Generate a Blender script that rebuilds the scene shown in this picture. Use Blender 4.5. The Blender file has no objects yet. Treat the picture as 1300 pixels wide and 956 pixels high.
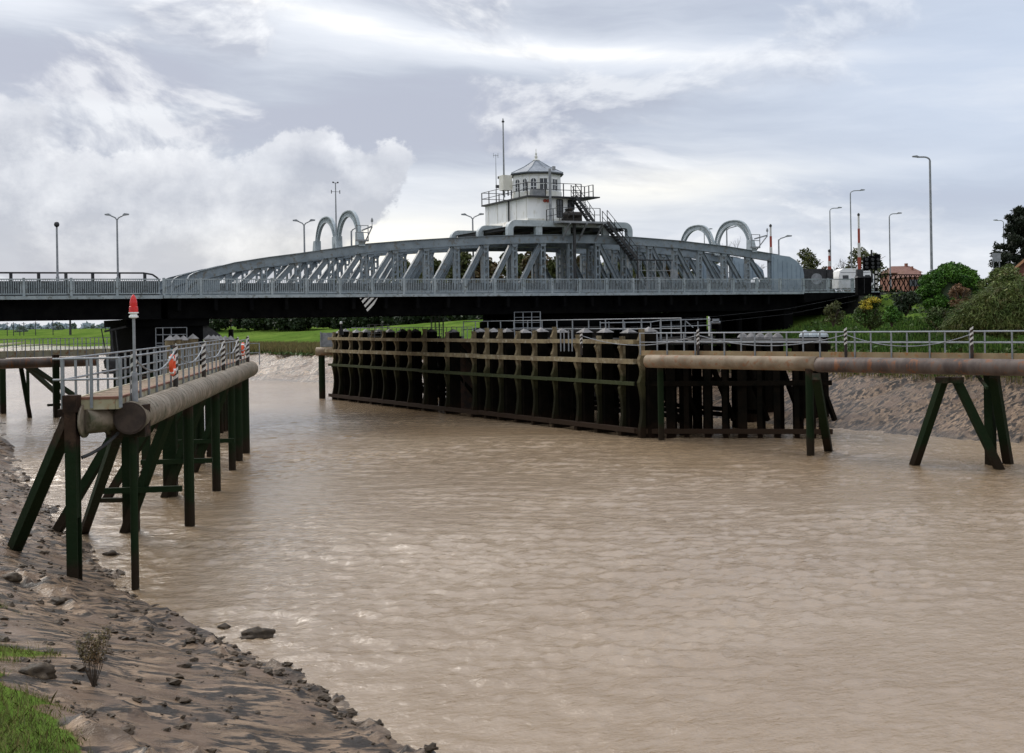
import bpy, math, random
import numpy as np
from mathutils import Vector, Matrix, noise as mn
random.seed(7); rng = np.random.default_rng(11)
S = bpy.context.scene; COL = S.collection

# ------------------------------------------------------------------ camera
F = 1550.0; EYE = 7.4; TH = math.atan(0.0166); CT, ST = math.cos(TH), math.sin(TH)
cam = bpy.data.objects.new('camera', bpy.data.cameras.new('camera')); COL.objects.link(cam)
cam.data.sensor_width = 36; cam.data.lens = F/1300*36; cam.data.shift_y = -(478-407)/1300
cam.data.clip_start = .5; cam.data.clip_end = 9000
m = Matrix(((CT, ST, 0), (0, 0, -1), (-ST, CT, 0))).to_4x4()
m.translation = (0, 0, EYE); cam.matrix_world = m; S.camera = cam
S.view_settings.view_transform = 'Standard'; S.view_settings.look = 'None'
S.view_settings.exposure = .16; S.view_settings.gamma = 1

# ------------------------------------------------------------------ node helper
class NT:
    def __init__(s, nt): s.nt = nt; nt.nodes.clear()
    def n(s, t, **k):
        nd = s.nt.nodes.new(t)
        for a, b in k.items(): setattr(nd, a, b)
        return nd
    def put(s, sock, v):
        if v is None: return
        if isinstance(v, (int, float)):
            try: sock.default_value = v
            except TypeError: sock.default_value = (v, v, v)
        elif isinstance(v, (tuple, list)):
            sock.default_value = tuple(v) + ((1,) if len(v) == 3 and len(sock.default_value) == 4 else ())
        else: s.nt.links.new(v, sock)
    def m(s, op, a, b=None, c=None, clamp=False):
        nd = s.n('ShaderNodeMath', operation=op); nd.use_clamp = clamp
        for i, v in enumerate((a, b, c)): s.put(nd.inputs[i], v)
        return nd.outputs[0]
    def vec(s, x, y, z=0):
        nd = s.n('ShaderNodeCombineXYZ')
        for i, v in enumerate((x, y, z)): s.put(nd.inputs[i], v)
        return nd.outputs[0]
    def vmul(s, v, t):
        nd = s.n('ShaderNodeVectorMath', operation='MULTIPLY'); s.put(nd.inputs[0], v); s.put(nd.inputs[1], t); return nd.outputs[0]
    def vadd(s, v, t):
        nd = s.n('ShaderNodeVectorMath', operation='ADD'); s.put(nd.inputs[0], v); s.put(nd.inputs[1], t); return nd.outputs[0]
    def noise(s, v, scale, detail=4, rough=.5, dist=0):
        nd = s.n('ShaderNodeTexNoise'); s.put(nd.inputs['Vector'], v)
        nd.inputs['Scale'].default_value = scale; nd.inputs['Detail'].default_value = detail
        nd.inputs['Roughness'].default_value = rough; nd.inputs['Distortion'].default_value = dist
        return nd.outputs['Fac']
    def ss(s, x, a, b, lo=0, hi=1):
        nd = s.n('ShaderNodeMapRange', interpolation_type='SMOOTHSTEP')
        s.put(nd.inputs[0], x); nd.inputs[1].default_value = a; nd.inputs[2].default_value = b
        nd.inputs[3].default_value = lo; nd.inputs[4].default_value = hi; return nd.outputs[0]
    def mix(s, f, a, b, bt='MIX'):
        nd = s.n('ShaderNodeMix', data_type='RGBA', blend_type=bt)
        s.put(nd.inputs[0], f); s.put(nd.inputs[6], a); s.put(nd.inputs[7], b); return nd.outputs[2]

# ------------------------------------------------------------------ sky
SUN_EL, SUN_AZ = math.radians(38), math.radians(-38)      # azimuth from +Y towards +X
w = bpy.data.worlds.new('World'); S.world = w; w.use_nodes = True
N = NT(w.node_tree)
tc = N.n('ShaderNodeTexCoord'); sep = N.n('ShaderNodeSeparateXYZ'); N.put(sep.inputs[0], tc.outputs['Generated'])
gx, gy, gz = sep.outputs
az = N.m('ARCTAN2', gx, gy); el = N.m('ARCSINE', gz)
sky = N.n('ShaderNodeTexSky', sky_type='NISHITA', sun_disc=False, sun_elevation=SUN_EL, sun_rotation=SUN_AZ)
skyc = N.vmul(sky.outputs[0], (.1, .1, .1))
# high layer: long streaks
warp = N.noise(N.vec(N.m('MULTIPLY', az, 3), N.m('MULTIPLY', el, 7)), 1, 4)
elw = N.m('ADD', el, N.m('MULTIPLY', N.m('SUBTRACT', warp, .5), .07))
elw = N.m('ADD', elw, N.m('MULTIPLY', az, .06))
st = N.noise(N.vec(N.m('MULTIPLY', az, 2.3), N.m('MULTIPLY', elw, 15), 3.3), 1, 8, .55)
st2 = N.noise(N.vec(N.m('MULTIPLY', az, 4.5), N.m('MULTIPLY', elw, 36), 8.1), 1, 6, .6)
stk = N.m('ADD', N.m('MULTIPLY', st, .72), N.m('MULTIPLY', st2, .28))
def blob(px, py, rx, ry, amp=1.0, slope=0.0):
    a0, e0 = (px-650)/1550, (407-py)/1550 + .0002
    da = N.m('DIVIDE', N.m('SUBTRACT', az, a0), rx/1550)
    de0 = N.m('SUBTRACT', N.m('SUBTRACT', el, e0), N.m('MULTIPLY', N.m('SUBTRACT', az, a0), slope))
    de = N.m('DIVIDE', de0, ry/1550)
    d = N.m('ADD', N.m('MULTIPLY', da, da), N.m('MULTIPLY', de, de))
    return N.m('MULTIPLY', N.m('EXPONENT', N.m('MULTIPLY', d, -1)), amp)
def add(*v):
    r = v[0]
    for q in v[1:]: r = N.m('ADD', r, q)
    return r
bright = add(stk, blob(470, 35, 330, 26, .24, -.14), blob(800, 78, 260, 14, .14, -.05), blob(430, 312, 190, 24, .30, .05), blob(860, 235, 150, 34, .22), blob(60, 20, 90, 20, .12),
             blob(700, 165, 420, 60, -.10, -.03), blob(200, 75, 170, 50, -.09), blob(200, 145, 160, 16, .12, .05), blob(480, 150, 200, 60, -.10), blob(1150, 60, 300, 120, .035), blob(1150, 268, 260, 22, -.05), blob(860, 268, 120, 10, -.08), blob(100, 120, 150, 70, -.10))
t = N.ss(bright, .34, .66)
base = N.mix(t, (.41, .445, .53), (.66, .69, .76))
base = N.mix(N.ss(bright, .62, .84), base, (.98, .97, .94))
base = N.mix(N.ss(bright, .30, .44, .75, 0), base, (.38, .40, .49))
warm = N.m('MINIMUM', add(blob(430, 310, 220, 36, .75, .03), blob(850, 240, 220, 40, .45)), 1.0)
base = N.mix(N.m('MULTIPLY', warm, t), base, (.90, .85, .74))
# blue patch to the upper right
base = N.mix(N.m('MULTIPLY', blob(1350, 120, 420, 200, .75), N.ss(bright, .75, .5)), base, (.45, .53, .68))
# broken mid-level cloud, grey bellies and bright rims, mostly left of centre
mp = N.vec(az, N.m('MULTIPLY', elw, 2.0), 4.2)
m0 = N.noise(mp, 6.5, 10, .58, .3); m1 = N.noise(N.vadd(mp, (.004, .022, 0)), 6.5, 10, .58, .3)
mm = N.m('MULTIPLY', N.ss(N.m('ADD', m0, add(blob(180, 110, 300, 120, .10), blob(460, 150, 120, 60, -.16), blob(620, 130, 240, 60, .05), blob(1150, 200, 300, 60, .03))), .50, .62), N.ss(az, .42, -.1, .35, .85))
mc = N.mix(N.m('ADD', N.m('MULTIPLY', N.m('SUBTRACT', m0, m1), 9.0), .42, None, True), (.33, .35, .43), (.86, .86, .88))
base = N.mix(N.m('MULTIPLY', mm, .62), base, mc)
# low cumulus to the left: a few billows with ragged edges, lit from above
pv = N.vec(az, N.m('MULTIPLY', el, 1.1), 1.7)
wa = N.m('SUBTRACT', N.noise(pv, 20, 10, .62), .5); wb = N.m('SUBTRACT', N.noise(N.vadd(pv, (5, 3, 1)), 20, 10, .62), .5)
azn = N.m('ADD', az, N.m('MULTIPLY', wa, .075)); eln = N.m('ADD', el, N.m('MULTIPLY', wb, .060))
num, den = None, None
for px, py, rx, ry, am in ((398, 195, 42, 34, 1), (350, 232, 44, 36, 1), (432, 240, 44, 40, 1), (503, 207, 33, 26, 1), (476, 238, 34, 26, .8), (255, 228, 62, 34, .9), (190, 250, 60, 38, .9), (300, 272, 120, 44, .9),
                           (42, 165, 46, 34, .8), (15, 240, 70, 50, .9), (110, 285, 120, 55, .9), (240, 325, 220, 40, .7), (140, 225, 60, 30, .6)):
    da = N.m('DIVIDE', N.m('SUBTRACT', azn, (px-650)/1550), rx/1550); de = N.m('DIVIDE', N.m('SUBTRACT', eln, (407-py)/1550), ry/1550)
    g_ = N.m('MULTIPLY', N.m('EXPONENT', N.m('MULTIPLY', N.m('ADD', N.m('MULTIPLY', da, da), N.m('MULTIPLY', de, de)), -1.0)), am)
    gd = N.m('MULTIPLY', g_, de); num = gd if num is None else N.m('ADD', num, gd); den = g_ if den is None else N.m('ADD', den, g_)
cov = N.m('MULTIPLY', N.ss(den, .25, .50), N.ss(st2, .25, .60, .75, 1.0))
lum = N.m('ADD', N.m('DIVIDE', num, N.m('ADD', den, .15)), .44)
lum = N.m('ADD', N.m('MULTIPLY', lum, .62), N.m('MULTIPLY', N.m('SUBTRACT', wa, wb), 1.7), None, True)
ccol = N.mix(lum, (.36, .38, .45), (.78, .79, .83))
col = N.mix(N.m('MULTIPLY', cov, .78), base, ccol)
# the cloud deck is thicker and brighter overhead
up = N.ss(gz, .28, .95, 1.0, 1.9)
col = N.vmul(col, N.vec(up, up, up))
back = N.ss(gy, .3, -.6, 1.0, 1.05); col = N.vmul(col, N.vec(back, back, back))
col = N.mix(.94, skyc, N.vmul(col, (1.16, 1.155, 1.13)))
bg = N.n('ShaderNodeBackground'); N.put(bg.inputs[0], col); bg.inputs[1].default_value = 1.0
out = N.n('ShaderNodeOutputWorld'); N.put(out.inputs[0], bg.outputs[0])
try: w.cycles.sampling_method = 'MANUAL'; w.cycles.sample_map_resolution = 1024
except Exception: pass
sl = bpy.data.lights.new('sun', 'SUN'); sl.energy = 2.0; sl.angle = math.radians(32); sl.color = (1, .93, .84)
so = bpy.data.objects.new('sun', sl); COL.objects.link(so)
sd = Vector((math.sin(SUN_AZ)*math.cos(SUN_EL), math.cos(SUN_AZ)*math.cos(SUN_EL), math.sin(SUN_EL)))
so.rotation_euler = (-sd).to_track_quat('-Z', 'Y').to_euler(); so.location = (0, 0, 60)

# ------------------------------------------------------------------ photo measurements -> world positions
def ray(px, py):
    u, v = px-650, 407-py
    return (u*CT+v*ST)/F, (-u*ST+v*CT)/F
def W(px, py, Y):
    r, e = ray(px, py); return Vector((r*Y, Y, EYE+e*Y))
def G(px, py, z=0.0):
    r, e = ray(px, py); Y = (z-EYE)/e; return Vector((r*Y, Y, z))
BO = Vector((1.75, 100.0)); BD = Vector((.899, .438)).normalized(); BN = Vector((-BD.y, BD.x)); BROT = math.atan2(BD.y, BD.x)
def BS(px, py, wv):
    r, e = ray(px, py)
    s_ = (r*(BO.y+wv*BN.y)-BO.x-wv*BN.x)/(BD.x-r*BD.y)
    Y = BO.y+s_*BD.y+wv*BN.y
    return s_, EYE+e*Y
def BP(s_, wv, z=0.0): return Vector((BO.x+s_*BD.x+wv*BN.x, BO.y+s_*BD.y+wv*BN.y, z))

# ------------------------------------------------------------------ materials
MATS = {}
def mat(name, c1, c2=None, scale=2.0, rough=.7, metal=0.0, bump=.0, bscale=12, c3=None, lo=.35, hi=.65, stretch=(1, 1, 1), spec=.3, island=0.0, zband=None, detail=6, bdist=.02, alpha=None):
    if name in MATS: return MATS[name]
    M = bpy.data.materials.new(name); M.use_nodes = True; n = NT(M.node_tree)
    g = n.n('ShaderNodeNewGeometry'); pos = n.vmul(g.outputs['Position'], stretch)
    c = c1
    if c2 is not None:
        c = n.mix(n.ss(n.noise(pos, scale, detail, .6), lo, hi), c1, c2)
    if c3 is not None:
        c = n.mix(n.ss(n.noise(n.vadd(pos, (31, 7, 3)), scale*2.3, 6, .65), .52, .66), c, c3)
    if zband is not None:
        sp = n.n('ShaderNodeSeparateXYZ'); n.put(sp.inputs[0], g.outputs['Position'])
        zz = n.m('ADD', sp.outputs[2], n.m('MULTIPLY', n.m('SUBTRACT', n.noise(g.outputs['Position'], 1.6, 5, .6), .5), 1.8))
        for (a, b, cc, f) in zband:
            c = n.mix(n.m('MULTIPLY', n.ss(zz, a, b), f), c, cc)
    if island:
        v = n.m('ADD', n.m('MULTIPLY', g.outputs['Random Per Island'], 2*island), 1-island)
        c = n.mix(1.0, c, n.vec(v, v, v), 'MULTIPLY')
    b = n.n('ShaderNodeBsdfPrincipled'); n.put(b.inputs['Base Color'], c)
    b.inputs['Roughness'].default_value = rough; b.inputs['Metallic'].default_value = metal
    b.inputs['Specular IOR Level'].default_value = spec
    if bump:
        bp = n.n('ShaderNodeBump'); n.put(bp.inputs['Height'], n.noise(pos, bscale, 6, .6))
        bp.inputs['Strength'].default_value = bump; bp.inputs['Distance'].default_value = bdist
        n.put(b.inputs['Normal'], bp.outputs[0])
    o = n.n('ShaderNodeOutputMaterial'); n.put(o.inputs[0], b.outputs[0]); MATS[name] = M; return M
M_STEEL = mat('bridge_paint', (.150, .182, .205), (.205, .240, .262), 1.2, .45, 0, .15, 9, c3=(.13, .125, .11), spec=.35)
M_STEEL2 = mat('pale_paint', (.30, .345, .36), (.41, .455, .47), 1.0, .5, 0, .1, 9, c3=(.26, .28, .27))
M_RAIL = mat('rail_paint', (.25, .29, .305), (.33, .37, .385), 1.5, .5, 0, .1, 9, c3=(.14, .15, .14))
M_PLATE = mat('plate_paint', (.21, .265, .31), (.25, .31, .355), .8, .45, 0, .1, 6, c3=(.2, .26, .31))
M_BLACK = mat('black_and_girder_shade', (.003, .003, .0035), (.006, .006, .006), 1.4, .9, spec=.03)  # on the girders this near black holds the shade of the overhanging footway
M_DARK = mat('dark_iron', (.022, .023, .025), (.045, .045, .045), 3, .6, bump=.2)
M_WHITE = mat('white_paint', (.74, .75, .74), (.83, .83, .81), .9, .55, c3=(.66, .65, .59), stretch=(1, 1, .35), bump=.1, bscale=6)
M_CREAM = mat('stained_white', (.60, .59, .52), (.76, .75, .70), .7, .6, c3=(.45, .42, .32))
M_ROOF = mat('lead_roof', (.18, .20, .225), (.28, .305, .33), 1.6, .5, c3=(.2, .22, .25))
M_GLASS = mat('window_glass', (.03, .035, .04), (.05, .055, .06), 1, .08, spec=.6)
M_GALV = mat('galvanised', (.19, .205, .215), (.27, .285, .30), 3, .5, .3, c3=(.28, .28, .27))
M_GALV2 = mat('dull_galvanised', (.20, .21, .22), (.30, .31, .32), 3, .55, .2)
M_RED = mat('signal_red', (.55, .008, .006), (.65, .015, .01), 4, .25, spec=.5)
M_REDP = mat('red_paint', (.27, .045, .028), (.33, .07, .04), 4, .5)
M_BARW = mat('barrier_white', (.50, .48, .44), (.60, .58, .54), 4, .5)
M_ORANGE = mat('ring_orange', (.62, .07, .02), (.72, .10, .03), 4, .45)
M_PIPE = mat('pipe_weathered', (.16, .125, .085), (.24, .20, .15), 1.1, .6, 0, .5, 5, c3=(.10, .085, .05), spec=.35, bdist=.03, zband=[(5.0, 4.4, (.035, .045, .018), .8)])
M_PIPE2 = mat('pipe_rusty', (.065, .046, .038), (.13, .10, .082), 1.0, .6, 0, .4, 5, c3=(.19, .075, .03), spec=.35, stretch=(1.3, 1.3, .35))
M_PILE = mat('tidal_pile', (.040, .024, .016), (.018, .012, .009), 1.5, .75, 0, .8, 5, spec=.08, c3=(.05, .03, .02), bdist=.03,
             zband=[(4.6, 3.9, (.008, .020, .007), .9), (1.3, .5, (.024, .015, .010), .85)])
M_TIMBER = mat('fender_timber', (.20, .16, .095), (.11, .085, .05), 1.3, .85, 0, .7, 9, c3=(.27, .23, .15), spec=.06, stretch=(1, 1, .4), bdist=.03,
               zband=[(4.5, 3.7, (.030, .032, .013), .88), (3.1, 2.2, (.010, .010, .0055), .85), (1.0, .5, (.024, .015, .009), .9)])
M_WALE = mat('wale_timber', (.26, .21, .12), (.17, .13, .078), 1.1, .85, 0, .6, 7, c3=(.35, .31, .22), spec=.15,
             zband=[(4.3, 3.9, (.026, .038, .013), .92), (2.4, 1.4, (.032, .018, .011), .95)])
M_TIMDARK = mat('shaded_timber', (.009, .007, .005), (.004, .004, .003), 1.3, .9, 0, .5, 8, spec=.03, zband=[(1.2, .3, (.018, .011, .007), .9)])  # dark copy of the timber, shade of the unlit bays put into its colour
M_PLANK = mat('deck_plank', (.27, .20, .135), (.19, .135, .09), 2.2, .85, 0, .4, 8, c3=(.36, .25, .15))
M_EDGE = mat('deck_edge', (.30, .27, .17), (.38, .35, .26), 1.4, .8, c3=(.26, .13, .06), bump=.3)
M_CAP = mat('pile_cap', (.12, .115, .11), (.22, .21, .205), 3, .7)
M_CONC = mat('dark_concrete', (.022, .021, .019), (.04, .037, .033), .8, .9, bump=.3, c3=(.02, .02, .02))
M_ASPH = mat('asphalt', (.05, .05, .05), (.065, .065, .062), 2, .9)
M_BRICK = mat('house_brick', (.17, .07, .05), (.24, .11, .08), 6, .9)
M_TILE = mat('roof_tile', (.15, .075, .055), (.20, .105, .08), 2, .85)
M_BARK = mat('bark', (.05, .038, .028), (.085, .065, .048), 6, .95, bump=.5)
M_RUB = mat('rubber', (.012, .012, .012), None, 1, .8)
M_LENS = mat('lamp_lens', (.5, .5, .48), None, 1, .3)
def leaf(name, a, b, c=None, isl=.45): return mat(name, a, b, .9, .6, 0, 0, c3=c, spec=.25, island=isl)
L_BUSH = leaf('leaf_bush', (.030, .085, .009), (.075, .175, .018))
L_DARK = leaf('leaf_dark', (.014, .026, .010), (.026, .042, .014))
L_PINE = leaf('leaf_pine', (.014, .022, .013), (.028, .036, .018))
L_OLIVE = leaf('leaf_olive', (.050, .062, .020), (.085, .095, .030), (.11, .10, .03))
L_AUT = leaf('leaf_autumn', (.085, .050, .018), (.055, .060, .020), (.14, .055, .015))
L_WIL = leaf('leaf_willow', (.070, .105, .024), (.125, .155, .040), (.15, .13, .05))
L_GRASS = leaf('leaf_grass', (.045, .105, .015), (.085, .16, .025), (.12, .15, .03))
L_NEAR = leaf('leaf_near_grass', (.115, .145, .030), (.19, .20, .055), (.24, .21, .08))
L_SCRUB = leaf('leaf_scrub', (.050, .105, .018), (.060, .085, .022), (.10, .075, .03))
L_STRAW = leaf('leaf_straw', (.21, .165, .065), (.13, .13, .04), (.15, .10, .045))
L_YEL = leaf('leaf_yellow', (.45, .33, .02), (.30, .30, .03))
L_BROWN = leaf('leaf_brown', (.16, .085, .04), (.11, .07, .03))

# ------------------------------------------------------------------ mesh builder
class MB:
    def __init__(s): s.v = []; s.f = []
    def add(s, vs, fs):
        o = len(s.v); s.v += [tuple(p) for p in vs]; s.f += [tuple(i+o for i in f) for f in fs]; return s
    def box(s, x0, x1, y0, y1, z0, z1):
        vs = [(x, y, z) for z in (z0, z1) for y in (y0, y1) for x in (x0, x1)]
        return s.add(vs, [(0, 2, 3, 1), (4, 5, 7, 6), (0, 1, 5, 4), (2, 6, 7, 3), (0, 4, 6, 2), (1, 3, 7, 5)])
    def bar(s, p, q, a, b, up=(0, 0, 1)):
        p, q = Vector(p), Vector(q); d = (q-p).normalized(); u = Vector(up)
        if abs(d.dot(u)) > .98: u = Vector((0, 1, 0)) if abs(d.y) < .9 else Vector((1, 0, 0))
        sx = d.cross(u).normalized()*a/2; sy = sx.cross(d).normalized()*b/2
        vs = [c+i*sx+j*sy for c in (p, q) for i, j in ((-1, -1), (1, -1), (1, 1), (-1, 1))]
        return s.add(vs, [(0, 1, 2, 3), (7, 6, 5, 4), (0, 4, 5, 1), (1, 5, 6, 2), (2, 6, 7, 3), (3, 7, 4, 0)])
    def tube(s, pts, r, n=10, caps=True):
        pts = [Vector(p) for p in pts]; rs = r if isinstance(r, (list, tuple)) else [r]*len(pts)
        rings = []; prev = None
        for i, p in enumerate(pts):
            d = (pts[min(i+1, len(pts)-1)]-pts[max(i-1, 0)]).normalized()
            u = Vector((0, 0, 1)) if abs(d.z) < .95 else Vector((1, 0, 0))
            if prev is not None: u = prev
            a = (u-d*u.dot(d)).normalized(); b = d.cross(a); prev = a
            rings.append([p+(a*math.cos(2*math.pi*k/n)+b*math.sin(2*math.pi*k/n))*rs[i] for k in range(n)])
        vs = [q for R in rings for q in R]; fs = []
        for i in range(len(pts)-1):
            for k in range(n):
                fs.append((i*n+k, i*n+(k+1) % n, (i+1)*n+(k+1) % n, (i+1)*n+k))
        if caps: fs.append(tuple(range(n))[::-1]); fs.append(tuple((len(pts)-1)*n+k for k in range(n)))
        return s.add(vs, fs)
    def lathe(s, prof, cx=0, cy=0, n=16, rot=0):
        vs = []; fs = []
        for r, z in prof:
            for k in range(n):
                a = rot+2*math.pi*k/n; vs.append((cx+r*math.cos(a), cy+r*math.sin(a), z))
        for i in range(len(prof)-1):
            for k in range(n): fs.append((i*n+k, i*n+(k+1) % n, (i+1)*n+(k+1) % n, (i+1)*n+k))
        fs.append(tuple(range(n))[::-1]); fs.append(tuple((len(prof)-1)*n+k for k in range(n)))
        return s.add(vs, fs)
    def prism(s, poly, y0, y1, axis='y'):
        n = len(poly)
        f = (lambda a, b, t: (a, t, b)) if axis == 'y' else ((lambda a, b, t: (t, a, b)) if axis == 'x' else (lambda a, b, t: (a, b, t)))
        vs = [f(a, b, y0) for a, b in poly]+[f(a, b, y1) for a, b in poly]
        fs = [tuple(range(n)), tuple(range(2*n-1, n-1, -1))]+[(i, i+n, (i+1) % n+n, (i+1) % n) for i in range(n)]
        return s.add(vs, fs)
    def build(s, name, m_, parent=None, smooth=False, label=None):
        me = bpy.data.meshes.new(name); me.from_pydata(s.v, [], s.f); me.update()
        me.materials.append(m_)
        if smooth: me.polygons.foreach_set('use_smooth', [len(p.vertices) == 4 for p in me.polygons])
        o = bpy.data.objects.new(name, me); COL.objects.link(o)
        if parent is not None: o.parent = parent
        if label: o['label'] = label
        return o
def tag(o, label, cat, group=None, kind=None):
    if label: o['label'] = label
    if cat: o['category'] = cat
    if group: o['group'] = group
    if kind: o['kind'] = kind
    return o
def thing(name, label, cat, loc=(0, 0, 0), rz=0, group=None):
    o = bpy.data.objects.new(name, None); COL.objects.link(o); o.location = loc; o.rotation_euler = (0, 0, rz)
    o.empty_display_size = .2
    return tag(o, label, cat, group)
def kids(o): return [c for c in bpy.data.objects if c.parent is o]
def dup(o, loc, rz, label, cat=None, scale=None, parent=None):
    c = o.copy(); COL.objects.link(c)
    if parent is None:
        c.location = loc; c.rotation_euler = (0, 0, rz); c['label'] = label
        if scale: c.scale = scale
    else: c.parent = parent
    for ch in kids(o): dup(ch, None, None, None, None, None, c)
    return c
ORD = ['first', 'second', 'third', 'fourth', 'fifth', 'sixth', 'seventh', 'eighth', 'ninth', 'tenth', 'eleventh', 'twelfth', 'thirteenth', 'fourteenth', 'fifteenth', 'sixteenth']

# ------------------------------------------------------------------ ground and water
NEARL = [(75, -75), (14, 0), (3.5, 14), (-.5, 19.5), (-4.0, 25.2), (-7.6, 30.1), (-10.7, 34.8), (-15.4, 43.5), (-25, 62.8), (-41, 98), (-66, 140), (-160, 300), (-700, 1100)]
FARL = [(150, -60), (60, 33), (29, 69), (26.3, 71.5), (20.9, 80), (-1, 116), (-22.6, 152.5), (-35.7, 165), (-114, 272), (-420, 700), (-900, 1300)]
def sdist(line, P):
    """signed distance to a polyline; positive on its right side when walking along it"""
    best = np.full(len(P), 1e18); sg = np.zeros(len(P))
    for a, b in zip(line[:-1], line[1:]):
        a = np.array(a, float); b = np.array(b, float); d = b-a; L2 = d@d
        t = np.clip(((P-a)@d)/L2, 0, 1); q = P-(a+t[:, None]*d); dd = (q**2).sum(1)
        cr = d[0]*q[:, 1]-d[1]*q[:, 0]
        m_ = dd < best-1e-9; best[m_] = dd[m_]; sg[m_] = np.where(cr[m_] > 0, -1, 1)
    return np.sqrt(best)*sg
def fb(x, y, z, sc, oct=4): return mn.fractal(Vector((x*sc, y*sc, z)), 1.0, 2.1, oct)
def height(P, detail=True):
    dn = -sdist(NEARL, P)          # inland on the near (left) bank
    df = sdist(FARL, P)            # inland on the far (right) bank
    X, Y = P[:, 0], P[:, 1]
    H = np.empty(len(P))
    sm = lambda t: np.clip(t, 0, 1)**2*(3-2*np.clip(t, 0, 1))
    # near bank
    hn = np.where(dn < 0, dn*.35, np.interp(dn, [0, 7, 9.5, 16, 40, 200], [0, 2.35, 3.5, 5.6, 6.0, 5.5]))
    far_left = sm((Y-75)/40)
    hn = hn*(1-far_left)+np.where(dn < 0, dn*.3, np.interp(dn, [0, 20, 60, 200], [0, 2.6, 3.2, 3.2]))*far_left
    # far bank: steep and close on the right, low with a levee behind on the left
    hl = np.interp(df, [0, 10, 18, 30, 52, 60, 110], [0, 3.1, 3.5, 4.0, 7.9, 8.1, 6.6])
    far2 = sm((Y-190)/120); hl2 = np.interp(df, [0, 10, 18, 40, 75, 90, 200], [0, 2.4, 2.9, 3.6, 6.9, 7.0, 5.4])
    hl = hl*(1-far2)+hl2*far2
    hr = np.interp(df, [0, 11, 15, 26, 40, 200], [0, 3.0, 4.6, 7.2, 7.9, 8.2])
    k = sm((Y-128-(X*.0))/34)
    hf = np.where(df < 0, df*.3, hr*(1-k)+hl*k)
    H = np.where(df > -abs(dn), hf, hn)
    H = np.where((dn < 0) & (df < 0), np.maximum(dn*.35, df*.3), np.where(df > 0, hf, hn))
    H = np.maximum(H, -3)
    # road embankment on the right
    s_ = (X-BO.x)*BD.x+(Y-BO.y)*BD.y; wv = (X-BO.x)*BN.x+(Y-BO.y)*BN.y
    out_ = np.maximum(np.maximum(-1.0-wv, wv-15), 0); e = 9.2-out_*.55
    e = np.where(s_ > 38, e, e-(38-s_)*.9)
    H = np.where(df > 0, np.maximum(H, e), H)
    return H, dn, df, wv, s_
def grid(name, xs, ys, mfun, mats, disp, skip=None):
    XX, YY = np.meshgrid(xs, ys); P = np.stack([XX.ravel(), YY.ravel()], 1)
    H, dn, df, wv, s_ = height(P); H = disp(P, H, dn, df)
    nx, ny = len(xs), len(ys)
    idx = np.arange(nx*ny).reshape(ny, nx)
    q = np.stack([idx[:-1, :-1], idx[:-1, 1:], idx[1:, 1:], idx[1:, :-1]], -1).reshape(-1, 4)
    if skip is not None: q = q[~skip(P[q].mean(1))]
    used = np.unique(q); remap = -np.ones(nx*ny, int); remap[used] = np.arange(len(used)); q = remap[q]
    V = np.column_stack([P, H])[used]
    me = bpy.data.meshes.new(name); me.from_pydata(V.tolist(), [], q.tolist()); me.update()
    me.polygons.foreach_set('use_smooth', np.ones(len(q), bool))
    # ground cover weights: 0 mud .. 1 grass
    ca = me.color_attributes.new('cover', 'FLOAT_COLOR', 'POINT')
    cv = mfun(P, H, dn, df, wv, s_)[used]; ca.data.foreach_set('color', np.column_stack([cv, np.ones(len(cv))]).ravel())
    for m_ in mats: me.materials.append(m_)
    o = bpy.data.objects.new(name, me); COL.objects.link(o); return o
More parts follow.
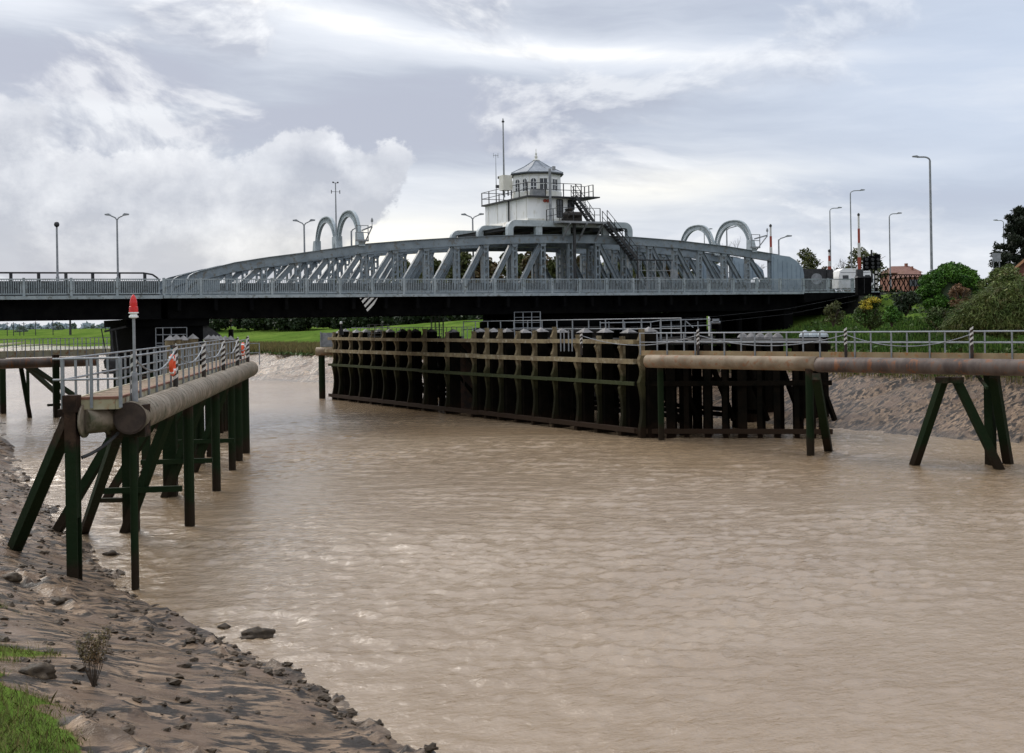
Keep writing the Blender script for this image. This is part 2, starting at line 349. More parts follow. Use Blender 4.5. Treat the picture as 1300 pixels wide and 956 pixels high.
def ground_mat():
    M = bpy.data.materials.new('ground'); M.use_nodes = True; n = NT(M.node_tree)
    g = n.n('ShaderNodeNewGeometry'); pos = g.outputs['Position']
    at = n.n('ShaderNodeAttribute', attribute_name='cover'); sp = n.n('ShaderNodeSeparateColor'); n.put(sp.inputs[0], at.outputs['Color'])
    grass, scrub, wet = sp.outputs[0], sp.outputs[1], sp.outputs[2]
    # mud with dark wet cuts running down the slope
    rot = n.n('ShaderNodeVectorRotate', rotation_type='Z_AXIS'); n.put(rot.inputs['Vector'], pos); rot.inputs['Angle'].default_value = -math.radians(31+14)
    a = n.noise(n.vmul(rot.outputs[0], (.30, 1.0, .6)), 1.5, 8, .66)
    b = n.noise(n.vmul(rot.outputs[0], (.14, 1.0, 1)), 4.2, 8, .66)
    c0_ = n.noise(pos, .35, 4, .6)
    mud = n.mix(n.ss(a, .35, .62), (.10, .066, .040), (.29, .20, .128))
    mud = n.mix(n.ss(n.m('ADD', n.m('MULTIPLY', b, .62), n.m('MULTIPLY', a, .38)), .485, .53), mud, (.022, .016, .011))
    c = n.noise(pos, .9, 5, .6); mud = n.mix(n.ss(c, .50, .64), mud, (.15, .10, .066))
    wetm = n.mix(n.ss(b, .40, .55), (.13, .105, .08), (.035, .028, .022))
    mud = n.mix(wet, mud, wetm)
    gn = n.noise(n.vmul(pos, (1, 1, 1)), .12, 6, .6); gn2 = n.noise(n.vmul(pos, (1, .5, 1)), .7, 6, .7)
    gr = n.mix(n.ss(gn, .38, .62), (.070, .125, .022), (.115, .175, .034))
    gr = n.mix(n.ss(gn2, .50, .70), gr, (.05, .075, .016))
    sc = n.mix(n.ss(gn2, .35, .6), (.17, .13, .055), (.07, .09, .028))
    colr = n.mix(n.ss(n.m('ADD', grass, n.m('MULTIPLY', n.m('SUBTRACT', b, .5), .5)), .4, .6), mud, gr)
    colr = n.mix(n.ss(n.m('ADD', scrub, n.m('MULTIPLY', n.m('SUBTRACT', gn2, .5), .5)), .4, .6), colr, sc)
    bs = n.n('ShaderNodeBsdfPrincipled'); n.put(bs.inputs['Base Color'], colr)
    n.put(bs.inputs['Roughness'], n.m('ADD', n.m('MULTIPLY', n.ss(a, .3, .7), .25), n.m('ADD', .20, n.m('MULTIPLY', grass, .4)), None, True))
    n.put(bs.inputs['Specular IOR Level'], n.m('SUBTRACT', .20, n.m('MULTIPLY', grass, .4), None, True))
    bp = n.n('ShaderNodeBump'); n.put(bp.inputs['Height'], n.m('ADD', n.m('MULTIPLY', a, .8), n.m('MULTIPLY', b, .5))); bp.inputs['Strength'].default_value = .8; bp.inputs['Distance'].default_value = .22
    n.put(bs.inputs['Normal'], bp.outputs[0])
    o = n.n('ShaderNodeOutputMaterial'); n.put(o.inputs[0], bs.outputs[0]); return M
M_GROUND = ground_mat()
def cover(P, H, dn, df, wv, s_):
    X, Y = P[:, 0], P[:, 1]
    nz_ = np.array([mn.fractal(Vector((p[0]*.5, p[1]*.5, 13)), 1, 2, 3) if abs(q-7) < 4 else 0.0 for p, q in zip(P, dn)])
    near_g = np.clip((dn-6.1+nz_*1.5)/.7, 0, 1)*(df < 0)
    right = Y < 145
    fg = np.where(right, np.clip((df-11)/2, 0, 1), np.clip((df-19)/3, 0, 1))*(df > 0)
    scr = np.where((~right) & (df > 0), np.clip((df-9.5)/1.5, 0, 1)*np.clip((21-df)/2, 0, 1), 0)
    wet = np.where(df > 0, np.clip(1-df/1.2, 0, 1), np.clip(1-dn/1.0, 0, 1))*.85
    return np.column_stack([np.maximum(near_g, fg), scr, wet])
def disp_far(P, H, dn, df):
    out_ = H.copy()
    sel = np.where((df > -4) & (df < 16) & (P[:, 1] < 330) & (P[:, 1] > 40))[0]
    for i in sel:
        x, y = P[i]; a = x*(-.517)+y*.856; d = df[i]
        f = min(max(d/2.0, .25), 1)*min(max((15-d)/4, 0), 1)
        out_[i] += (abs(mn.fractal(Vector((a*.45+d*.22, d*.08, 4)), 1, 2, 4))*-.95+.26+mn.fractal(Vector((a*.9+d*.5, d*.3, 9)), 1, 2, 3)*.16)*f
    sel = np.where((df > 16) | (dn > 9))[0]
    for i in sel:
        x, y = P[i]; out_[i] += mn.fractal(Vector((x*.05, y*.05, 1)), 1, 2, 3)*.35
    return out_
def disp_near(P, H, dn, df):
    out_ = H.copy()
    for i in range(len(P)):
        x, y = P[i]; d = dn[i]
        if d < -3: continue
        a = x*(-.55)+y*.83
        f = min(max((d+1.2)/1.6, 0), 1)
        big = mn.fractal(Vector((a*.20, d*.42, 2)), 1.2, 2, 3)*.20
        l0_ = mn.fractal(Vector((a*.55, d*1.1, 5)), 1, 2, 3)
        l1_ = mn.fractal(Vector((a*1.9, d*3.6, 8)), .9, 2, 4)
        lump = min(max(l0_-.12, 0)*.9, .20)*(.6+l1_*.8)
        fine = mn.fractal(Vector((a*2.4, d*5.0, 7)), .8, 2, 5)*.030
        ridge = -min(abs(mn.noise(Vector((a*.35+d*.2, d*.9, 11)))), .3)*.25
        mk = min(max((mn.fractal(Vector((x*.16, y*.16, 21)), 1, 2, 3)+.25)*1.6, .12), 1); mk = max(mk, min(max(1.6-d, 0), 1)*.9)
        out_[i] += (big*.8+(lump+ridge)*mk-.06)*f+fine*f*(.35+.65*mk)+(-.05)
    return out_
NR = (-52.0, 22.0, 8.0, 104.0)
def geo(a, b, n_, p): t = np.linspace(0, 1, n_)**p; return a+(b-a)*t
xs = np.concatenate([-geo(110, 3500, 22, 3)[::-1][:-1], np.arange(-110, 110, 2.0), geo(110, 3500, 22, 3)])
ys = np.concatenate([-geo(60, 400, 8, 2)[::-1][:-1], np.arange(-60, 40, 2.0), np.arange(40, 180, 1.0), np.arange(180, 330, 2.5), geo(330, 6000, 34, 3)])
inner = lambda c: (c[:, 0] > NR[0]) & (c[:, 0] < NR[1]) & (c[:, 1] > NR[2]) & (c[:, 1] < NR[3]) & (-sdist(NEARL, c) < 23) & (-sdist(NEARL, c) > -12)
xs = np.array(sorted(set(np.round(np.concatenate([xs, np.arange(-46, 40, .5)]), 3))))
g_o = grid('ground', xs, ys, cover, [M_GROUND], disp_far, inner); tag(g_o, None, None, kind='structure')
n_o = grid('mud_bank', np.arange(NR[0]-.6, NR[1]+.6, .14), np.arange(NR[2]-.6, NR[3]+.6, .17), cover, [M_GROUND], disp_near,
           lambda c: (-sdist(NEARL, c) < -3.2) | (-sdist(NEARL, c) > 24)); tag(n_o, None, None, kind='structure')
def water_mat():
    M = bpy.data.materials.new('river_water'); M.use_nodes = True; n = NT(M.node_tree)
    g = n.n('ShaderNodeNewGeometry'); pos = g.outputs['Position']
    rot = n.n('ShaderNodeVectorRotate', rotation_type='Z_AXIS'); n.put(rot.inputs['Vector'], pos); rot.inputs['Angle'].default_value = math.radians(-20)
    p = rot.outputs[0]
    w1 = n.noise(n.vmul(p, (.6, 1, 1)), 4.2, 6, .62, .5)
    w2 = n.noise(n.vmul(p, (.55, 1, 1)), .7, 3, .5, .3)
    w3 = n.noise(n.vmul(p, (1, 1, 1)), 9, 4, .6)
    patch = n.ss(n.noise(n.vmul(p, (.5, 1, 1)), .07, 5, .6, .6), .3, .7, .8, 1.2)
    h = n.m('ADD', n.m('MULTIPLY', n.m('ADD', n.m('MULTIPLY', w1, .30), n.m('MULTIPLY', w3, .085)), patch), n.m('MULTIPLY', w2, .42))
    silt = n.noise(n.vmul(pos, (1, .6, 1)), .05, 5, .6, 1.0)
    c = n.mix(n.ss(silt, .35, .68), (.245, .170, .100), (.32, .238, .155))
    b = n.n('ShaderNodeBsdfPrincipled'); n.put(b.inputs['Base Color'], c); n.put(b.inputs['Roughness'], n.ss(n.noise(n.vmul(pos, (.5, 1, 1)), .09, 5, .65, .8), .35, .65, .07, .17)); b.inputs['IOR'].default_value = 1.58
    b.inputs['Specular IOR Level'].default_value = .62
    bp = n.n('ShaderNodeBump'); n.put(bp.inputs['Height'], h); bp.inputs['Strength'].default_value = .8; bp.inputs['Distance'].default_value = .22
    n.put(b.inputs['Normal'], bp.outputs[0]); o = n.n('ShaderNodeOutputMaterial'); n.put(o.inputs[0], b.outputs[0]); return M
def water_sheet():
    cs_ = .21
    xs_ = np.concatenate([-geo(38, 2500, 16, 3)[::-1][:-1], np.arange(-38, 34, .18), geo(34, 2500, 16, 3)])
    ys_ = np.concatenate([-geo(-14, 300, 10, 2)[::-1][:-1], np.arange(14, 60, .155), np.arange(60, 112, cs_), np.arange(112, 180, .6), geo(180, 2500, 18, 3)])
    XX, YY = np.meshgrid(xs_, ys_); Z = np.zeros_like(XX)
    r2 = np.random.default_rng(5)
    env = np.zeros_like(XX)
    for k in range(9):
        th = r2.uniform(0, 2*np.pi); lam = r2.uniform(9, 34); env += np.sin((XX*np.cos(th)+YY*np.sin(th))*2*np.pi/lam+r2.uniform(0, 6.3))
    env = np.clip(1+env*.14, .45, 1.6)
    wx_ = XX+.5*np.sin(YY*.31+.7*np.sin(XX*.23)); wy_ = YY+.5*np.sin(XX*.27+.6*np.sin(YY*.19))
    for k in range(84):
        lam = .40*10**(r2.uniform(0, 1)**1.7*.85); th = math.radians(62)+r2.normal(0, .8)
        slope = .0225*(1.3 if lam < .9 else .62); a_ = slope*lam/(2*np.pi)
        ph = (wx_*np.cos(th)+wy_*np.sin(th))*2*np.pi/lam+r2.uniform(0, 6.3)
        Z += a_*np.sin(ph+.5*np.sin(ph))*(np.clip((75-YY)/25, 0, 1) if lam < .55 else 1)
    fade = np.clip((XX+38)/5, 0, 1)*np.clip((34-XX)/5, 0, 1)*np.clip((YY-12)/3, 0, 1)*np.clip((112-YY)/25, 0, 1)
    Z *= env*fade
    ny_, nx_ = XX.shape; idx = np.arange(nx_*ny_).reshape(ny_, nx_)
    q = np.stack([idx[:-1, :-1], idx[:-1, 1:], idx[1:, 1:], idx[1:, :-1]], -1).reshape(-1, 4)
    V = np.column_stack([XX.ravel(), YY.ravel(), Z.ravel()])
    me = bpy.data.meshes.new('river_water'); nv, nf = len(V), len(q)
    me.vertices.add(nv); me.vertices.foreach_set('co', V.ravel()); me.loops.add(4*nf); me.loops.foreach_set('vertex_index', q.ravel().astype(np.int32))
    me.polygons.add(nf); me.polygons.foreach_set('loop_start', np.arange(0, 4*nf, 4, dtype=np.int32)); me.polygons.foreach_set('loop_total', np.full(nf, 4, np.int32))
    me.update(calc_edges=True); me.polygons.foreach_set('use_smooth', np.ones(nf, bool)); me.materials.append(water_mat())
    o_ = bpy.data.objects.new('river_water', me); COL.objects.link(o_); return o_
tag(water_sheet(), None, None, kind='structure')
def hz(x, y): return float(height(np.array([[x, y]]))[0][0])
# road on the embankment
rd = MB(); q = [BP(37.5, 1.3, 9.62), BP(140, 1.3, 9.62), BP(140, 12.6, 9.62), BP(37.5, 12.6, 9.62)]
rd.add(q+[v-Vector((0, 0, .5)) for v in q], [(0, 1, 2, 3), (4, 7, 6, 5), (0, 4, 5, 1), (1, 5, 6, 2), (2, 6, 7, 3), (3, 7, 4, 0)])
tag(rd.build('road', M_ASPH), None, None, kind='structure')

# ------------------------------------------------------------------ swing bridge
SC = BS(724, 350, 1.35)[0]; PN = 2.62; WT = (1.35, 7.25, 13.15)
S0, S1 = BS(236, 350, 0)[0], BS(1019, 350, 0)[0]
br = thing('swing_bridge', 'long grey riveted steel swing bridge with arched trusses over the brown river', 'bridge', BP(0, 0, 0), BROT)
DZ = 9.62; RT = 10.80
g = MB(); SL = BS(207, 360, 0)[0]
for wv in (1.05, 1.65, 6.95, 7.55, 12.85, 13.45): g.box(SL+.5, S1, wv-.12, wv+.12, 8.02, 9.5)
for wv in WT: g.box(SL+.5, S1, wv-.45, wv+.45, 7.94, 8.02)
for k in range(int((S1-SL)/PN)): g.box(SL+1+k*PN, SL+1.25+k*PN, -.0, 14.5, 8.5, 9.5)
g.box(SL, S1, .25, 14.3, 9.44, 9.56)
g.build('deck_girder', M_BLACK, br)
e = MB(); e.box(SL, S1, -.16, .26, 9.40, DZ); e.box(SL, S1, 14.3, 14.7, 9.40, DZ); e.build('edge_beam', M_RAIL, br)
e = MB(); e.box(SL, S1, .27, 14.29, 9.563, 9.60); e.build('road_surface', M_ASPH, br)
for k in range(int((S1-SL)/PN)):
    b = MB(); s_ = SL+1.2+k*PN; b.prism([(-.05, 9.40), (1.0, 9.40), (1.0, 8.6)], s_-.05, s_+.05, 'x'); b.build('cantilever_bracket', M_BLACK, br)
def rail_mesh(L, mb=None):
    b = mb or MB(); L2 = L-.14
    b.box(-.085, .085, -.07, .07, DZ, RT+.06); b.box(.13, .17, -.03, .03, DZ+.17, RT-.08); b.box(L2-.05, L2-.01, -.03, .03, DZ+.17, RT-.08); b.box(.07, L2+.07, -.035, .035, RT-.08, RT); b.box(.07, L2+.07, -.03, .03, DZ+.10, DZ+.17)
    n_ = max(3, int(L2/.15))
    for i in range(n_):
        x = .14+(i+.5)*(L2-.14)/n_; b.box(x-.02, x+.02, -.015, .015, DZ+.17, RT-.08)
    return b
def rail_run(parent, s0, s1, wv, pl, m_=M_RAIL):
    n_ = max(1, round((s1-s0)/pl)); pl = (s1-s0)/n_; first = None
    for i in range(n_):
        if first is None: first = rail_mesh(pl).build('railing_panel', m_, parent); c = first
        else: c = first.copy(); COL.objects.link(c)
        c.location = (s0+i*pl, wv, 0)
rail_run(br, SL+.05, S1, 0, PN); rail_run(br, SL+.05, S1, 14.5, PN, M_STEEL)
# top chord profile
PR = [BS(px, py, 1.35) for px, py in [(237, 356), (240, 350.5), (245, 347.5), (252, 345), (297, 333.8), (340, 327), (381, 321.8), (425, 315.5), (465, 310), (515, 306), (568, 302.8), (610, 300.6), (642, 299.5), (701, 298.6), (760, 299.4), (803, 301.5), (860, 306), (918, 312.8), (986, 323.8)]]
PX = np.array([p[0] for p in PR]); PZ = np.array([p[1] for p in PR])
def ctop(s_): return float(np.interp(s_, PX, PZ))
CD = .62
SE = BS(1018, 343, 1.35)
for ti, wv in enumerate(WT):
    b = MB()
    for (a, za), (c, zc) in zip(PR[:-1], PR[1:]):      # box chord with flanges
        mid = [(a, za), (c, zc), (c, zc-CD), (a, za-CD)]
        b.prism(mid, wv-.19, wv+.19)
        b.prism([(a, za+.045), (c, zc+.045), (c, zc), (a, za)], wv-.30, wv+.30)
        b.prism([(a, za-CD), (c, zc-CD), (c, zc-CD-.04), (a, za-CD-.04)], wv-.28, wv+.28)
    nose = [p for p in PR if p[0] < SC-11.3*PN]; sn = SC-11.3*PN+.1
    b.prism([(PX[0]-.02, 9.7)]+[(p[0], p[1]-.05) for p in nose]+[(sn, ctop(sn)-.3), (sn, 9.7)], wv-.12, wv+.12)
    sR = SC+8*PN
    b.box(PX[0]+.5, sR+.2, wv-.22, wv+.22, 9.62, 9.95)
    tr = b.build('truss', M_STEEL, br)
    pw = MB(); pw.box(PX[0]+.6, sR, wv-.10, wv+.10, 9.951, 10.52 if ti == 0 else 10.2)
    pw.build('added_dark_backing', mat('backing_dark', (.045, .052, .056), (.075, .083, .088), 1.5, .7), tr)  # dark sheet added to deepen the gaps behind the railing bars
    # ribbed end plate
    zt = ctop(sR); p = MB()
    p.prism([(sR-.05, 9.66), (sR-.05, zt-.02), (BS(1000, 326, 1.35)[0], BS(1000, 326, 1.35)[1]), (BS(1008, 330, 1.35)[0], BS(1008, 331, 1.35)[1]), (SE[0]-.15, SE[1]+.25), (SE[0], SE[1]-.4), (SE[0]+.05, 9.66)], wv-.30, wv+.30)
    L = SE[0]-sR
    for k in range(7):
        x = sR+.15+k*(L-.5)/6; p.box(x-.04, x+.04, wv-.345, wv-.29, 9.7, ctop(sR)-.3-.16*k)
    p.build('end_plate', M_PLATE, tr)
    vproto = None
    for k in range(-11, 9):
        s_ = SC+k*PN; zt = ctop(s_)-CD
        if zt < 10.5: continue
        v = MB(); wd = .17
        for o_ in (-1, 1):
            v.box(o_*wd-.055, o_*wd+.055, wv-.17, wv+.17, 10.0, zt)
        nb = max(2, int((zt-10.2)/.62))
        for j in range(nb):
            z = 10.45+j*(zt-10.5)/nb; v.box(-wd+.05, wd-.05, wv-.13, wv-.10, z, z+.16); v.box(-wd+.05, wd-.05, wv+.10, wv+.13, z, z+.16)
        o = v.build('truss_vertical', M_STEEL, tr); o.location.x = s_
        if k == 0: continue
        s2 = s_+(-PN if k < 0 else PN)
        if k >= 8 or k <= -11: continue
        p0 = Vector((s_+(-.12 if k < 0 else .12), wv, zt+.05)); p1 = Vector((s2+(.2 if k < 0 else -.2), wv, 9.8))
        d_ = MB(); dr = (p1-p0).normalized(); nn = Vector((-dr.z, 0, dr.x))
        d_.bar(p0, p1, .10, .34); 
        for o_ in (-1, 1):
            d_.bar(p0+nn*o_*.17, p1+nn*o_*.17, .34, .05)
        d_.build('truss_diagonal', M_STEEL, tr)
        gs = MB(); gs.prism([(s_-.36, zt+.1), (s_+.36, zt+.1), (s_+.2, zt-.3), (s_-.2, zt-.3)], wv-.205, wv-.185)
        gs.build('gusset_plate', M_STEEL, tr)
# cross bracing between top chords
for k in range(-8, 8, 2):
    b = MB(); s_ = SC+k*PN
    for a, c in ((WT[0], WT[1]), (WT[1], WT[2])): 
        if abs(k) < 6: b.box(s_-.12, s_+.12, a+.31, c-.31, ctop(s_)-.42, ctop(s_)-.15)
    if b.v: b.build('cross_brace', M_STEEL, br)
# portal frames over the pivot
def rframe(x0, x1, z0, z1, r, t):
    o = []; i = []
    for (cx, sg, a0) in ((x0+r, -1, 180), (x1-r, 1, 90)):
        for k in range(7):
            a = math.radians(a0-90*k/6); o.append((cx+r*math.cos(a), z1-r+r*math.sin(a))); i.append((cx+(r-t)*math.cos(a), z1-r+(r-t)*math.sin(a)))
    return [(x0, z0)]+o+[(x1, z0)], [(x0+t, z0)]+i+[(x1-t, z0)]
fx0, fx1 = BS(643, 281, 1.35)[0], BS(801, 281, 1.35)[0]; fz = BS(700, 280.5, 1.35)[1]
for wv in WT:
    b = MB(); O_, I_ = rframe(fx0, fx1, ctop(SC)-.1, fz, .75, .5)
    for j in range(len(O_)-1): b.prism([O_[j], O_[j+1], I_[j+1], I_[j]], wv-.25, wv+.25)
    for x in (fx0+2.6, fx0+5.3, fx1-2.9): b.box(x, x+.6, wv-.2, wv+.2, ctop(SC)-.05, fz-.5)
    b.build('portal_frame', M_STEEL2, br)
b = MB()
for x in (fx0+.6, fx0+3, fx0+5.4, fx0+8, fx1-.9): b.box(x, x+.3, WT[0]+.26, WT[2]-.26, fz-.72, fz-.52)
b.box(fx0+.4, fx1-.4, WT[0]+.3, WT[2]-.3, fz-.50, fz-.46); b.build('turret_floor', M_DARK, br)
# lattice arches across the deck
def arch(s_, w0, w1, zb, h, m_):
    b = MB(); wm_ = (w0+w1)/2; R = (w1-w0)/2; n_ = 22; hs = h-R*.92
    def P(a, r): return (wm_-math.cos(a)*r*(1 if True else 1), zb+hs+math.sin(a)*r*.92)
    ro, ri = R-.06, R-.62
    ex = 2.5
    def P(a, r):
        c_, s2_ = math.cos(a), math.sin(a); k_ = (r-ri)/(ro-ri)
        f_ = (abs(c_)**ex+abs(s2_)**ex)**(-1/ex); f_ = 1+(f_-1)*max(0, min(1, k_))
        return (wm_-c_*min(r*f_, R-.02), zb+hs+s2_*r*f_*.90)
    for k in range(n_):
        a0, a1 = math.pi*k/n_, math.pi*(k+1)/n_
        for r0, r1, ww in ((ro, ro-.09, .24), (ri+.09, ri, .24)):
            q = [P(a0, r0), P(a1, r0), P(a1, r1), P(a0, r1)]; b.prism(q, s_-ww/2, s_+ww/2, 'x')
        # lattice web
        am = (a0+a1)/2
        for aa, bb in ((a0, am), (am, a1)):
            for u, v in (((aa, ro-.05), (bb, ri+.05)), ((aa, ri+.05), (bb, ro-.05))):
                p0, p1 = P(*u), P(*v); b.bar((s_, p0[0], p0[1]), (s_, p1[0], p1[1]), .05, .07, up=(1, 0, 0))
    for sg, w_ in ((1, w0), (-1, w1)):
        a0 = w_+sg*.06; a1 = w_+sg*.56
        b.prism([(a0, zb+1.0), (a1, zb+1.0), (a1, zb+hs+.05), (a0, zb+hs+.05)], s_-.10, s_+.10, 'x')
        lo = [(w_-.34, zb-.1), (w_+.62 if sg > 0 else w_+.34, zb-.1), (max(a0, a1), zb+1.05), (min(a0, a1), zb+1.05)]
        if sg < 0: lo[0] = (w_-.62, zb-.1)
        b.prism(lo, s_-.26, s_+.26, 'x')
    return b.build('lattice_arch', m_, br)
sA = BS(458, 312, 1.35)[0]; sB = BS(955.5, 318, 1.35)[0]
for s_, tp in ((sA, 237+20), (sB, 278)):
    zb = ctop(s_)
    hh = BS(440 if s_ < 0 else 930, 265.5 if s_ < 0 else 278, (WT[0]+WT[1])/2)[1]-zb
    for i in (0, 1): arch(s_, WT[i], WT[i+1], zb, hh, M_STEEL2)
# inspection cradle arms on the arches
for s_, sg in ((sA, .85), (sB, 1.45)):
    z = ctop(s_)
    b = MB(); b.bar((s_, WT[0]-.3, z+1.1), (s_+sg, WT[0]-.3, z+1.45), .09, .12); b.bar((s_+.2, WT[0]-.3, z+.1), (s_+sg, WT[0]-.3, z+1.4), .07, .09)
    b.box(s_-.55, s_+.5, WT[0]-.5, WT[0]-.27, z+.25, z+.4); b.tube([(s_+sg, WT[0]-.3, z+1.4), (s_+sg, WT[0]-.3, z+2.1)], .03, 6)
    b.lathe([(.0, z+1.75), (.10, z+1.8), (.10, z+1.95), (.04, z+2.1)], s_+sg, WT[0]-.3, 8)
    b.build('beacon_bracket', M_GALV2, br)
    b = MB()
    for x in (s_-.5, s_+.45): b.box(x-.03, x+.03, WT[0]-.52, WT[0]-.46, z+.3, z+1.5)
    b.box(s_-.5, s_+.45, WT[0]-.52, WT[0]-.46, z+.9, z+.96); b.box(s_-.5, s_+.45, WT[0]-.52, WT[0]-.46, z+1.45, z+1.5); b.build('cradle', M_GALV2, br)
# plate hanging in the truss
b = MB(); a = BS(851, 342, .8); c = BS(860, 354, .8); b.box(a[0], c[0], .76, .8, 10.85, a[1]); b.build('notice_board', M_GALV, br)

# ------------------------------------------------------------------ control cabin
cb = thing('control_cabin', 'white octagonal control cabin with lead roof above two storeys on the bridge trusses', 'cabin', BP(0, 0, 0), BROT)
cs = SC+.15; w0 = 2.7; l0, l1 = BS(670, 265, w0)[0], BS(728, 265, w0)[0]; w1 = min(np.arange(7, 13.5, .05), key=lambda q_: abs(BS(616, 270, q_)[0]-l0))
zl0, zl1 = fz+.05, BS(670, 250.5, 2.7)[1]
b = MB(); b.box(l0, l1, w0, w1, zl0, zl1)
low = b.build('lower_storey', M_WHITE, cb)
for k in range(5): b = MB(); b.box(l0-.03, l0-.002, w0+.2+k*1.9, w0+.26+k*1.9, zl0, zl1-.02); b.build('panel_joint', M_CREAM, low)
b = MB(); b.prism([(l0-.5, zl0-.45), (l1+.3, zl0-.45), (l1+.1, zl0+.22), (l0-.15, zl0+.22)], w0-.35, w1+.3); b.build('base_skirt', M_CREAM, cb)
b = MB(); b.tube([(l0-.1, w0+3.5, zl1), (l0-.1, w0+3.5, zl0+.3), (l0-.3, w0+3.0, zl0)], .07, 8); b.build('drainpipe', M_DARK, cb)
def window(parent, c, ax, wd, ht, nx, nz, arched=False, fm=M_WHITE):
    """c centre, ax in-plane horizontal unit vector; nrm outward"""
    c = Vector(c); ax = Vector(ax).normalized(); nr = ax.cross(Vector((0, 0, 1)))
    g_ = MB(); n_ = 8
    out_ = [(-wd/2, -ht/2), (wd/2, -ht/2)]
    if arched: out_ += [(wd/2*math.cos(math.pi*k/n_), ht/2-wd/2+wd/2*math.sin(math.pi*k/n_)) for k in range(n_+1)]
    else: out_ += [(wd/2, ht/2), (-wd/2, ht/2)]
    def P(a, z, d): return c+ax*a+Vector((0, 0, z))+nr*d
    k = len(out_); vs = [P(a, z, .012) for a, z in out_]+[P(a, z, -.03) for a, z in out_]
    g_.add(vs, [tuple(range(k)), tuple(range(2*k-1, k-1, -1))]+[(i, i+k, (i+1) % k+k, (i+1) % k) for i in range(k)])
    wn = g_.build('window', M_GLASS, parent)
    f = MB(); t_ = .06
    for (a, z), (a2, z2) in zip(out_, out_[1:]+out_[:1]): f.bar(P(a, z, .03), P(a2, z2, .03), .07, .07, up=nr)
    for i in range(1, nx): x = -wd/2+i*wd/nx; f.bar(P(x, -ht/2, .035), P(x, ht/2-(.05 if arched else 0), .035), .04, .04, up=nr)
    for i in range(1, nz): z = -ht/2+i*ht/nz; f.bar(P(-wd/2, z, .035), P(wd/2, z, .035), .04, .04, up=nr)
    f.build('window_frame', fm, wn)
window(cb, (l0+3.05, w0, zl0+1.15), (1, 0, 0), .55, 1.5, 2, 3, fm=M_DARK); window(cb, (l0+4.15, w0, zl0+1.5), (1, 0, 0), .6, .8, 2, 2, fm=M_DARK)
b = MB(); b.box(l0-.25, l1+.7, w0-.45, w1+.3, zl1, zl1+.13); b.build('balcony_slab', M_DARK, cb)
for k in (0, 1):
    b = MB(); b.lathe([(.0, 0), (.14, 0), (.14, .1), (0, .1)], 0, 0, 10); o = b.build('red_lamp', M_REDP, cb)
    o.rotation_euler = (math.pi/2, 0, 0); o.location = (l0+1.6+k*.3, w0-.02, zl1-.25)
# octagon
oc = (cs-.2, 7.2); R8 = 2.28; zb = zl1+.13; ze = BS(681, 221.5, 7.2)[1]; za = BS(681, 204, 7.2)[1]; rot8 = math.radians(22.5-26+4)
b = MB(); b.lathe([(R8-.06, zb), (R8-.06, ze-.05)], *oc, 8, rot8); upc = b.build('upper_storey', M_WHITE, cb)
b = MB(); b.lathe([(R8+.02, zb), (R8+.02, zb+.75), (R8-.03, zb+.77)], *oc, 8, rot8); b.build('dado', M_CREAM, upc)
b = MB()
b.lathe([(R8+.18, ze-.07), (R8+.20, ze+.02), (1.2, ze+(za-ze)*.50), (.32, za-.05), (.22, za)], *oc, 8, rot8)
rf = b.build('roof', M_ROOF, cb)
b = MB()
for k in range(8):
    a = rot8+math.pi/4*k; p0 = Vector((oc[0]+(R8+.2)*math.cos(a), oc[1]+(R8+.2)*math.sin(a), ze+.03)); p1 = Vector((oc[0]+.3*math.cos(a), oc[1]+.3*math.sin(a), za-.03)); pm = Vector((oc[0]+1.2*math.cos(a), oc[1]+1.2*math.sin(a), ze+(za-ze)*.5+.02))
    b.tube([p0, pm, p1], .035, 6)
b.build('roof_ridge', M_ROOF, rf)
b = MB(); b.lathe([(R8+.22, ze-.17), (R8+.24, ze-.07)], *oc, 8, rot8); b.build('gutter', M_DARK, rf)
zf = za; b = MB(); b.lathe([(.30, zf-.03), (.32, zf+.05), (.12, zf+.12), (.10, zf+.25), (.17, zf+.32), (.08, zf+.42), (.06, zf+.55), (.11, zf+.60), (.05, zf+.68), (.03, zf+1.0), (.005, zf+1.12)], *oc, 12); b.build('finial', M_CREAM, rf, True)
for k in range(8):
    a = rot8+math.pi/4*(k+.5); ap = (R8-.06)*math.cos(math.pi/8); nr = Vector((math.cos(a), math.sin(a), 0)); ax = Vector((-nr.y, nr.x, 0)); ax = -ax if ax.cross(Vector((0, 0, 1))).dot(nr) < 0 else ax
    c = Vector((oc[0], oc[1], zb+1.33))+nr*ap
    facing = (nr.x*-.3+nr.y*-1)
    if k in (4,):
        window(cb, c-ax*.42, ax, .55, 1.15, 2, 3, True); window(cb, c+ax*.42, ax, .55, 1.15, 2, 3, True)
    elif k in (5, 3):
        window(cb, c-ax*.45, ax, .55, 1.15, 2, 3, True); window(cb, c+ax*.42+Vector((0, 0, .05)), ax, .72, 1.0, 2, 2, False)
    else: window(cb, c, ax, .75, 1.05, 2, 2, False)
b = MB(); b.box(oc[0]-2.6, oc[0]-1.4, w0+.2, w0+.7, zb, zb+.62); b.build('grey_locker', M_GALV2, cb)
